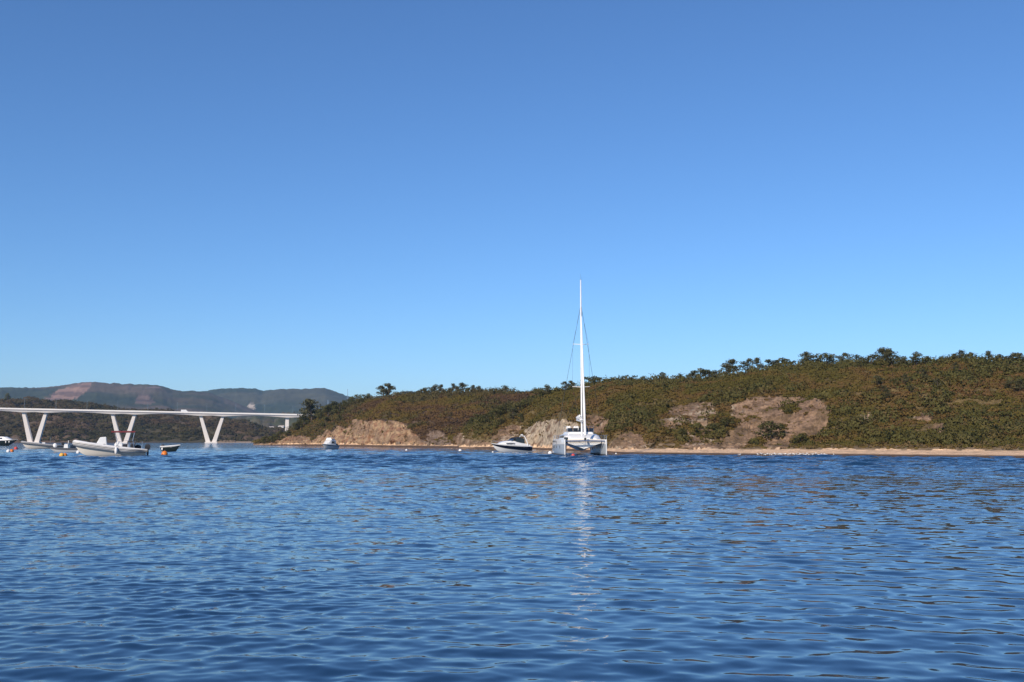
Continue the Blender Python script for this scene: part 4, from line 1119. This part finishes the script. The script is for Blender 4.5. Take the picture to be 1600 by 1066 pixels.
# --- motor cruiser
def motor_cruiser():
    e = empty('motor_cruiser', on_water(798, 706.3), heading(62)); e.location.z = 0
    tag(e, 'white motor cruiser with a navy hull band and dark canopy before the beach', 'motor boat')
    H = Hull(8.2, 2.8, 1.66, 1.1, rake=.10, full=2.6, fore=.36)
    band = lambda t: .40 + .30 * t
    hull = H.strip(0, band).build('hull', M['gelcoat'], e, smooth=True)
    H.strip(band, .90, push=.004).build('hull_band', M['navy'], e, smooth=True)
    H.strip(.90, 1.0, push=.01).build('gunwale', M['gelcoat'], e, smooth=True)
    H.deck(.99).build('deck', M['gelcoat'], e)
    MB().box((-4.55, 0, .32), (.7, 2.3, .1)).build('swim_platform', M['gelcoat'], e, bevel=.03)
    cb = cabin(MB(), [(2.9, .35, .25, 1.25, 1.5), (1.8, 1.0, .8, 1.2, 1.95), (.5, 1.2, 1.0, 1.1, 2.1), (-.3, 1.28, 1.05, 1.1, 2.05), (-1.6, 1.3, 1.15, 1.05, 1.75), (-3.6, 1.25, 1.15, 1.0, 1.35)]).build('cabin', M['gelcoat'], e, smooth=True)
    for sg in (-1, 1): MB().loft([[(x, sg * y0, z0), (x, sg * y1, z1)] for x, y0, z0, y1, z1 in ((1.5, 1.12, 1.5, 1.06, 1.66), (.6, 1.22, 1.45, 1.16, 1.68), (-.3, 1.26, 1.45, 1.22, 1.62))], closed=False, caps=False).build('cabin_window', M['glass'], cb)
    MB().loft([[(.35, y, 2.02), (-.55, y * .92, 2.62)] for y in np.linspace(-1.05, 1.05, 9)], closed=False, caps=False).build('windscreen', M['glass'], e)
    MB().loft([[(-.45, y, 2.6 + .14 * (1 - (y / 1.1) ** 2)), (-1.5, y * 1.02, 2.66 + .18 * (1 - (y / 1.1) ** 2)), (-2.6, y, 2.5 + .14 * (1 - (y / 1.1) ** 2))] for y in np.linspace(-1.1, 1.1, 9)], closed=False, caps=False).build('canopy', M['canvas'], e, smooth=True)
    for sg in (-1, 1): MB().loft([[(x, sg * 1.14, z0), (x, sg * 1.12, z1)] for x, z0, z1 in ((-.4, 2.0, 2.55), (-1.5, 1.75, 2.6), (-2.4, 1.6, 2.45))], closed=False, caps=False).build('side_screen', M['glass'], e)
    ar = MB()
    for sg in (-1, 1): ar.tube([(-3.1, sg * 1.2, 1.2), (-2.75, sg * 1.15, 2.2), (-2.45, sg * .95, 2.95)], [.11, .1, .08], 8)
    ar.tube([(-2.45, -.95, 2.95), (-2.4, 0, 3.02), (-2.45, .95, 2.95)], .08, 8)
    a_ = ar.build('radar_arch', M['gelcoat'], e, smooth=True)
    MB().ball((-2.4, 0, 3.2), (.28, .28, .14), 12, 6).build('radar_dome', M['gelcoat'], a_, smooth=True)
    m = MB(); rail(m, [H.pt(t, 1.0, sg) for sg, rng_ in ((1, np.linspace(.5, .99, 7)), (-1, np.linspace(.99, .5, 7))) for t in rng_], .45, .014, 10); m.build('bow_rail', M['steel'], e)
motor_cruiser()

# --- small flybridge cruiser, bow almost on
def small_cruiser():
    e = empty('cabin_cruiser', on_water(514, 702), heading(24)); e.location.z = 0
    e.scale = (.9, .9, .95)
    tag(e, 'small white cabin cruiser seen nearly bow on before the ochre cliff', 'motor boat')
    H = Hull(7.0, 2.7, 1.45, 1.0, rake=.14)
    H.strip(0, .8).build('hull', M['gelcoat'], e, smooth=True)
    H.strip(.8, .9, push=.005).build('rub_strake', M['navy'], e, smooth=True)
    H.strip(.9, 1.0).build('gunwale', M['gelcoat'], e, smooth=True)
    H.deck().build('deck', M['gelcoat'], e)
    cb = cabin(MB(), [(2.0, .5, .4, 1.15, 1.35), (1.2, 1.0, .85, 1.05, 1.75), (.5, 1.15, 1.0, 1.0, 2.25), (-1.8, 1.15, 1.05, .95, 2.3)]).build('cabin', M['gelcoat'], e, smooth=True)
    for sg in (-1, 1): MB().loft([[(x, sg * 1.13, 1.45), (x, sg * 1.06, 2.05)] for x in (.3, -1.5)], closed=False, caps=False).build('side_window', M['glass'], cb)
    MB().loft([[(1.16, y, 1.72), (.58, y * .95, 2.18)] for y in np.linspace(-.85, .85, 5)], closed=False, caps=False).build('windscreen', M['glass'], cb)
    fb = MB().box((-.6, 0, 2.5), (1.7, 1.9, .36), taper=(.92, .95)).build('flybridge', M['gelcoat'], e, bevel=.06)
    MB().box((.15, 0, 2.8), (.05, 1.5, .28), shift=(-.12, 0)).build('wind_deflector', M['gelcoat'], fb)
    m = MB()
    for sg in (-1, 1): m.tube([(-1.3, sg * .9, 2.3), (-1.3, sg * .85, 3.0), (-1.3, 0, 3.05)], .03, 6)
    m.build('mast_arch', M['steel'], e)
    m = MB(); rail(m, [H.pt(t, 1.0, sg) for sg, rng_ in ((1, np.linspace(.4, .99, 7)), (-1, np.linspace(.99, .4, 7))) for t in rng_], .5, .015, 10); m.build('bow_rail', M['steel'], e)
    outboard(e, -3.7, 0, .7, 1.1)
small_cruiser()

# --- rigid inflatables
def rib_tube(L, B, r, zs, zb, inset=0.0):
    pts = []
    for i in range(29):
        u = -1 + 2 * i / 28; a = abs(u)
        t = 1 - a ** 1.0
        x = -L / 2 + L * (1 - a ** 2.6) if a > 0.001 else L / 2
        x = -L / 2 + (L - r) * math.sin((1 - a) * math.pi / 2) ** 0.80
        y = (B / 2 - r) * (1 if u >= 0 else -1) * min(1, (max(0, 1 - ((x + L / 2) / (L - r)) ** 3.4)) ** 0.55)
        f = ((x + L / 2) / L)
        pts.append((x, y, zs + (zb - zs) * max(0, f - .1) ** 1.45 / .9 ** 1.45))
    return pts
def rib(name, px, py, hd, L, B, label, tube_m, lower_m, tr=.42, zz=(.70, 1.92)):
    e = empty(name, on_water(px, py), heading(hd)); e.location.z = 0
    tag(e, label, 'inflatable boat')
    r = tr
    zs, zb = zz
    pts = rib_tube(L, B, r, zs, zb)
    tb = MB().tube(pts, [r * (.55 if i in (0, 28) else (.85 if i in (1, 27) else 1)) for i in range(29)], 12).build('tube', M[tube_m], e, smooth=True)
    for dz, rr, mt in ((.02, .05, 'black'), (-.16, .03, 'black'), (.17, .028, 'black')):
        off = []
        for i, p_ in enumerate(pts):
            t = (Vector(pts[min(i + 1, 28)]) - Vector(pts[max(i - 1, 0)])).normalized()
            o_ = t.cross(Vector((0, 0, 1))).normalized()
            c_ = math.sqrt(max(0, r * r - dz * dz))
            k_ = 1 if True else 0
            if o_.dot(Vector((p_[0] * .0 + (1 if i == 14 else 0), p_[1], 0))) < 0: o_ = -o_
            off.append(Vector(p_) + o_ * (c_ - .01) + Vector((0, 0, dz)))
        MB().tube(off, rr, 6).build('rubbing_strake', M[mt], tb, smooth=True)
    H = Hull(L * .965, B - 1.7 * r, zb - .05, zs - .08, zk=-.3, rake=.10, fore=.22)
    H.strip(0, 1.0).build('hull', M[lower_m], e, smooth=True)
    H.deck(.85, 0, .9).build('deck', M['gelcoat'], e)
    return e, pts, r
def big_rib():
    e, pts, r = rib('rigid_inflatable_boat', 171.5, 712.3, 70, 10.0, 3.0, 'large grey rigid inflatable boat with a red top and high bow', 'pale_tube', 'cream')
    MB().loft([[(x - .1, -.62, .75), (x + .1 * k, -.62, .75), (x + .1 * k, .62, .75), (x - .1, .62, .75)] if False else [(x, -.6, z0), (x, .6, z0), (x, .55, z1), (x, -.55, z1)] for x, z0, z1, k in ((1.95, .7, 1.5, 1), (1.35, .7, 2.62, 1), (.55, .7, 2.68, 1), (.40, .7, 1.5, 1))]).build('white_console', M['gelcoat'], e, bevel=.05)
    hc = cabin(MB(), [(-.6, .6, .5, .7, 1.65), (-1.0, .65, .55, .7, 2.05), (-1.6, .65, .55, .7, 1.9)]).build('helm_console', M['gelcoat'], e, smooth=True)
    MB().loft([[(-.75, y, 1.95), (-1.05, y * .9, 2.45)] for y in np.linspace(-.55, .55, 5)], closed=False, caps=False).build('windscreen', M['glass'], hc)
    for x in (-2.0, -3.0):
        s_ = MB().box((x, 0, 1.15), (.6, 1.3, 1.0)).build('seat', M['canvas'], e, bevel=.06)
        MB().box((x - .3, 0, 1.85), (.16, 1.25, .6), shift=(-.08, 0)).build('seat_back', M['seat'], s_, bevel=.05)
    m = MB()
    for sg in (-1, 1):
        m.tube([(-.7, sg * .75, .8), (-.9, sg * .78, 2.2), (-.6, sg * .8, 3.3)], .035, 6)
        m.tube([(-3.3, sg * .95, .8), (-3.0, sg * .9, 2.2), (-3.2, sg * .85, 3.3)], .035, 6)
        m.tube([(-.2, sg * .8, 3.3), (-3.2, sg * .85, 3.3)], .03, 6)
        m.tube([(-3.0, sg * .9, 2.2), (-1.0, sg * .78, 2.0)], .025, 6)
    fr = m.build('top_frame', M['steel'], e)
    MB().loft([[(x, y, 3.40 + .12 * (1 - (y / .95) ** 2)) for y in np.linspace(-.95, .95, 7)] + [(x, y, 3.30 + .12 * (1 - (y / .95) ** 2)) for y in np.linspace(.95, -.95, 7)] for x in (-.1, -.5, -1.8, -2.9, -3.3)]).build('top_canvas', M['red_canvas'], e)
    MB().tube([(-4.2, -.9, .9), (-4.3, -.85, 2.0), (-4.3, .85, 2.0), (-4.2, .9, .9)], .04, 6).build('stern_arch', M['steel'], e)
    for y in (-.45, .45): outboard(e, -5.0, y, .75, 1.3)
    MB().ball((-3.7, -.5, 1.15), (.5, .35, .4), 8, 5).build('cover_bag', M['canvas'], e, smooth=True)
    for i in (20, 23, 25, 8, 5, 3):
        p_ = pts[i]; MB().tube([(p_[0] - .2, p_[1], p_[2] + r - .02), (p_[0], p_[1], p_[2] + r + .05), (p_[0] + .2, p_[1], p_[2] + r - .02)], .03, 5).build('grab_handle', M['black'], e)
    # fenders hung over the side nearest the viewer
    for i, lb in ((25, 'white fender hanging from the middle of the large inflatable boat'),):
        near = min((i, 28 - i), key=lambda k: (e.matrix_basis @ Vector(pts[k])).y)
        q = e.matrix_basis @ Vector(pts[near]); 
        f = empty('fender', q + Vector((0.0, -r - .2, -.62))); tag(f, lb, 'fender')
        MB().ball((0, 0, .42), (.21, .21, .52), 12, 8).build('body', M['white_buoy'], f, smooth=True)
        MB().tube([(0, 0, .9), (0, .2, 1.2)], .02, 5).build('rope', M['wire'], f)
    q = on_water(122, 709)
    f = empty('fender', (q.x, q.y, 0)); tag(f, 'white ball fender under the bow of the large inflatable boat', 'fender')
    MB().ball((0, 0, .22), (.3, .3, .34), 12, 8).build('body', M['white_buoy'], f, smooth=True)
    MB().tube([(0, 0, .5), (.25, .1, 1.1)], .02, 5).build('rope', M['wire'], f)
big_rib()
def left_rib():
    e, pts, r = rib('open_motorboat', 66, 701, 66, 10.5, 3.0, 'grey open motorboat with a white bow at the foot of the left V pier', 'grey_tube', 'cream', .32, (.7, 1.75))
    MB().box((-.3, 0, 1.15), (1.0, 1.1, 1.0), taper=(.7, .85)).build('console', M['gelcoat'], e, bevel=.05)
    MB().loft([[(.2, y, 1.6), (-.05, y * .9, 2.0)] for y in np.linspace(-.5, .5, 5)], closed=False, caps=False).build('windscreen', M['glass'], e)
    MB().box((-1.6, 0, .95), (.7, 1.2, .6)).build('seat', M['canvas'], e, bevel=.05)
    MB().box((3.4, 0, 1.45), (1.3, .9, .35), taper=(.8, .8)).build('bow_locker', M['gelcoat'], e, bevel=.06)
    MB().tube([(-1.9, .5, .6), (-1.9, .5, 3.0)], .025, 5).build('antenna', M['steel'], e)
    outboard(e, -5.0, 0, .8, 1.3)
left_rib()
def small_open_boat():
    e = empty('fishing_boat', on_water(101, 706.8), heading(70)); e.location.z = 0
    tag(e, 'small white fishing boat with dark gunwale just behind the large inflatable', 'boat')
    H = Hull(6.4, 2.3, 1.0, .72, rake=.15, full=2.8)
    H.strip(0, .70).build('hull', M['gelcoat'], e, smooth=True)
    H.strip(.70, 1.0, push=.01).build('gunwale_band', M['seat'], e, smooth=True)
    H.deck(.9).build('deck', M['gelcoat'], e)
    MB().box((-.2, 0, 1.1), (.8, .9, .8), taper=(.7, .85)).build('console', M['gelcoat'], e, bevel=.05)
    MB().loft([[(.1, y, 1.5), (-.15, y * .9, 1.95)] for y in np.linspace(-.45, .45, 5)], closed=False, caps=False).build('windscreen', M['glass'], e)
    MB().tube([(-.5, -.5, 1.1), (-.6, -.5, 2.15), (-.6, .5, 2.15), (-.5, .5, 1.1)], .04, 6).build('console_frame', M['gelcoat'], e)
    MB().box((-1.4, 0, 1.0), (.9, 1.3, .6)).build('engine_cover', M['navy'], e, bevel=.06)
    MB().ball((1.7, -.5, 1.25), (.36, .3, .40), 12, 8).build('white_ball_fender', M['white_buoy'], e, smooth=True)
    outboard(e, -3.3, 0, .6, 1.1)
small_open_boat()
def black_yacht():
    e = empty('motor_yacht', on_water(2, 696.6), heading(-80)); e.location.z = 0
    tag(e, 'black hulled motor yacht with white cabin cut by the left picture edge', 'motor boat')
    H = Hull(14.5, 4.0, 2.5, 2.1, rake=.12)
    hull = H.strip(0, .93).build('hull', M['dark_hull'], e, smooth=True)
    H.strip(.93, 1.0, push=.01).build('gunwale', M['gelcoat'], e, smooth=True)
    H.deck(.99).build('deck', M['gelcoat'], e)
    cb = cabin(MB(), [(4.6, .8, .5, 2.2, 2.5), (3.0, 1.4, 1.1, 2.2, 3.1), (1.6, 1.55, 1.3, 2.1, 3.6), (-3.5, 1.6, 1.4, 2.1, 3.7), (-5.0, 1.5, 1.4, 2.0, 2.7)]).build('cabin', M['gelcoat'], e, smooth=True)
    for sg in (-1, 1):
        MB().loft([[(x, sg * 1.58, 2.7), (x, sg * 1.5, 3.2)] for x in (1.4, -3.2)], closed=False, caps=False).build('side_window', M['glass'], cb)
        for x in (3.2, 4.5):
            p_ = H.pt((x + 7.25) / 14.5, .72, sg)
            MB().ball((p_[0], p_[1] + sg * .1, p_[2]), (.2, .12, .48), 10, 6).build('hanging_fender', M['white_buoy'], e, smooth=True)
    m = MB(); rail(m, [H.pt(t, 1.0, sg) for sg, rng_ in ((1, np.linspace(.4, .99, 7)), (-1, np.linspace(.99, .4, 7))) for t in rng_], .6, .02, 10); m.build('bow_rail', M['steel'], e)
black_yacht()
def dark_dinghy():
    e = empty('dinghy', on_water(268, 705.8), heading(-66)); e.location.z = 0
    tag(e, 'small dark tender with pale rim beside the orange buoy', 'boat')
    H = Hull(4.3, 1.9, 1.28, 1.0, zk=-.2, rake=.12, full=2.2)
    H.strip(0, .88).build('hull', M['dark_hull'], e, smooth=True)
    H.strip(.88, 1.0, push=.03).build('pale_rim', M['gelcoat'], e, smooth=True)
    MB().tube([H.pt(t, 1.0, 1) for t in np.linspace(0, .99, 14)] + [H.pt(t, 1.0, -1) for t in np.linspace(.99, 0, 14)], .09, 8).build('rim_tube', M['pale_tube'], e, smooth=True)
    H.deck(.55, 0, .9).build('floor', M['seat'], e)
    for x in (-.9, .4): MB().box((x, 0, .86), (.32, 1.5, .07)).build('thwart', M['gelcoat'], e, bevel=.02)
    outboard(e, -2.2, 0, .8, .9)
    MB().ball((-1.5, -.95, .5), (.16, .12, .3), 10, 6).build('side_fender', M['white_buoy'], e, smooth=True)
dark_dinghy()

# ------------------------------------------------------------------ buoys
def buoy(px, py, r, mats, label, cone=True):
    q = on_water(px, py)
    e = empty('buoy', (q.x, q.y, 0)); tag(e, label, 'buoy', None)
    m = MB(); n = 14
    rings = [[(rr * r * math.cos(a), rr * r * math.sin(a), z * r) for a in np.linspace(0, 6.283, n + 1)[:-1]] for rr, z in ((.3, -.5), (.75, -.25), (.98, .1), (1, .4), (.92, .8), (.66, 1.15), (.34, 1.34), (.12, 1.40))]
    m.loft(rings); m.build('float', M[mats[0]], e, smooth=True)
    MB().tube([(r * .16 * math.cos(a), 0, r * (1.5 + .16 * math.sin(a))) for a in np.linspace(0, 6.3, 10)], r * .05, 5).build('lifting_eye', M['wire'], e)
    if len(mats) > 1:
        MB().loft([[(rr * r * 1.012 * math.cos(a), rr * r * 1.012 * math.sin(a), z * r) for a in np.linspace(0, 6.283, n + 1)[:-1]] for rr, z in ((.98, .1), (1, .4))], caps=False).build('band', M[mats[1]], e, smooth=True)
    return e
buoy(257, 711.5, .46, ('orange',), 'large orange buoy in front of the small dark tender')
buoy(257.5, 708.5, .30, ('orange',), 'smaller orange buoy just behind the large one by the dark tender')
buoy(96.5, 713, .34, ('yellow',), 'yellow buoy, left of the pair below the fishing boat')
buoy(101.5, 712.7, .30, ('orange', 'yellow'), 'orange buoy, right of the pair below the fishing boat')
buoy(13, 706.4, .36, ('white_buoy',), 'white buoy touching an orange one near the left picture edge')
buoy(18.4, 706.0, .36, ('orange',), 'orange buoy touching a white one near the left picture edge')
buoy(24.8, 702.2, .46, ('red',), 'red buoy off the bow of the black hulled yacht')
buoy(859.5, 709.5, .34, ('white_buoy',), 'big white ball buoy beside the left hull of the catamaran')
buoy(895.5, 713.0, .26, ('red',), 'red buoy between the two catamaran hulls')
buoy(890.5, 711.5, .17, ('white_buoy',), 'small white buoy left of the red one between the catamaran hulls')
buoy(635, 704, .22, ('white_buoy',), 'tiny white buoy off the ochre cliff, leftmost of the white floats')
buoy(719, 705.2, .32, ('white_buoy',), 'white float left of the motor cruiser')
buoy(770, 707.2, .16, ('white_buoy',), 'tiny white float under the bow of the motor cruiser')
buoy(962.5, 709.5, .13, ('white_buoy',), 'tiny white float right of the catamaran')

# ------------------------------------------------------------------ gulls resting along the water's edge
def gull_proto():
    e = empty('seagull')
    MB().loft([[(x, r_ * math.cos(a), .24 + z + r_ * .9 * math.sin(a)) for a in np.linspace(0, 6.283, 9)[:-1]] for x, z, r_ in ((-.26, .02, .02), (-.12, .02, .075), (.05, 0, .105), (.18, .02, .08), (.24, .10, .05), (.28, .17, .055), (.33, .18, .02))]).build('body', M['feather'], e, smooth=True)
    for sg in (-1, 1):
        MB().loft([[(x, sg * (w_ + .02), .27 + z), (x, sg * (w_ + .035), .24 + z), (x, sg * (w_ + .01), .2 + z)] for x, w_, z in ((.14, .05, .02), (0, .09, .01), (-.18, .06, .03), (-.36, .01, .04))]).build('wing', M['feather_grey'], e)
        MB().tube([(.02, sg * .035, .16), (.02, sg * .04, 0)], .008, 4).build('leg', M['yellow'], e)
    MB().tube([(.32, 0, .41), (.39, 0, .395)], [.014, .004], 5).build('beak', M['yellow'], e)
    return e
gp = gull_proto()
gxs = [1155, 1184, 1189.5, 1195, 1198.5, 1202, 1205, 1208.5, 1211.5, 1215.5, 1217.5, 1219.5, 1221.5, 1225, 1227.5, 1231, 1233.5, 1237.5, 1241, 1244, 1247.5, 1250.5, 1255, 1258, 1261, 1263.5, 1269, 1273.5, 1279, 1283, 1286.5, 1289, 1302]
for i, px in enumerate(gxs):
    o = gp if i == 0 else copy_tree(gp)
    o.location = east.hit(px, 712.2 + 0.5 * math.sin(i * 2.3) if px < 1296 else 713.0)
    o.location.z += 0.0
    o.rotation_euler = (0, 0, i * 1.9)
    s = 0.72 + 0.25 * ((i * 7) % 5) / 5
    o.scale = (s, s, s)
    lb = '%s white gull from the left in the long row at the water edge' % ordinal(i - 1)
    if i == 0: lb = 'lone white gull left of the long row at the water edge'
    if i == len(gxs) - 1: lb = 'lone white gull right of the long row at the water edge'
    tag(o, lb, 'gull', 'gulls resting along the beach')

# ------------------------------------------------------------------ haze
def haze():
    o = MB().box((0, 3000, 144), (9000, 9500, 294)).build('haze', None or bpy.data.materials.new('air'))
    m = o.data.materials[0]; m.use_nodes = True; nt = m.node_tree; nt.nodes.clear()
    out = nt.nodes.new('ShaderNodeOutputMaterial'); v = nt.nodes.new('ShaderNodeVolumePrincipled')
    v.inputs['Color'].default_value = (0.42, 0.70, 1.0, 1)
    v.inputs['Density'].default_value = HAZE
    v.inputs['Anisotropy'].default_value = 0.0
    nt.links.new(v.outputs['Volume'], out.inputs['Volume'])
    tag(o, 'thin blue haze in the air over the river', 'haze', None, 'stuff')
HAZE = 0.00006
haze()
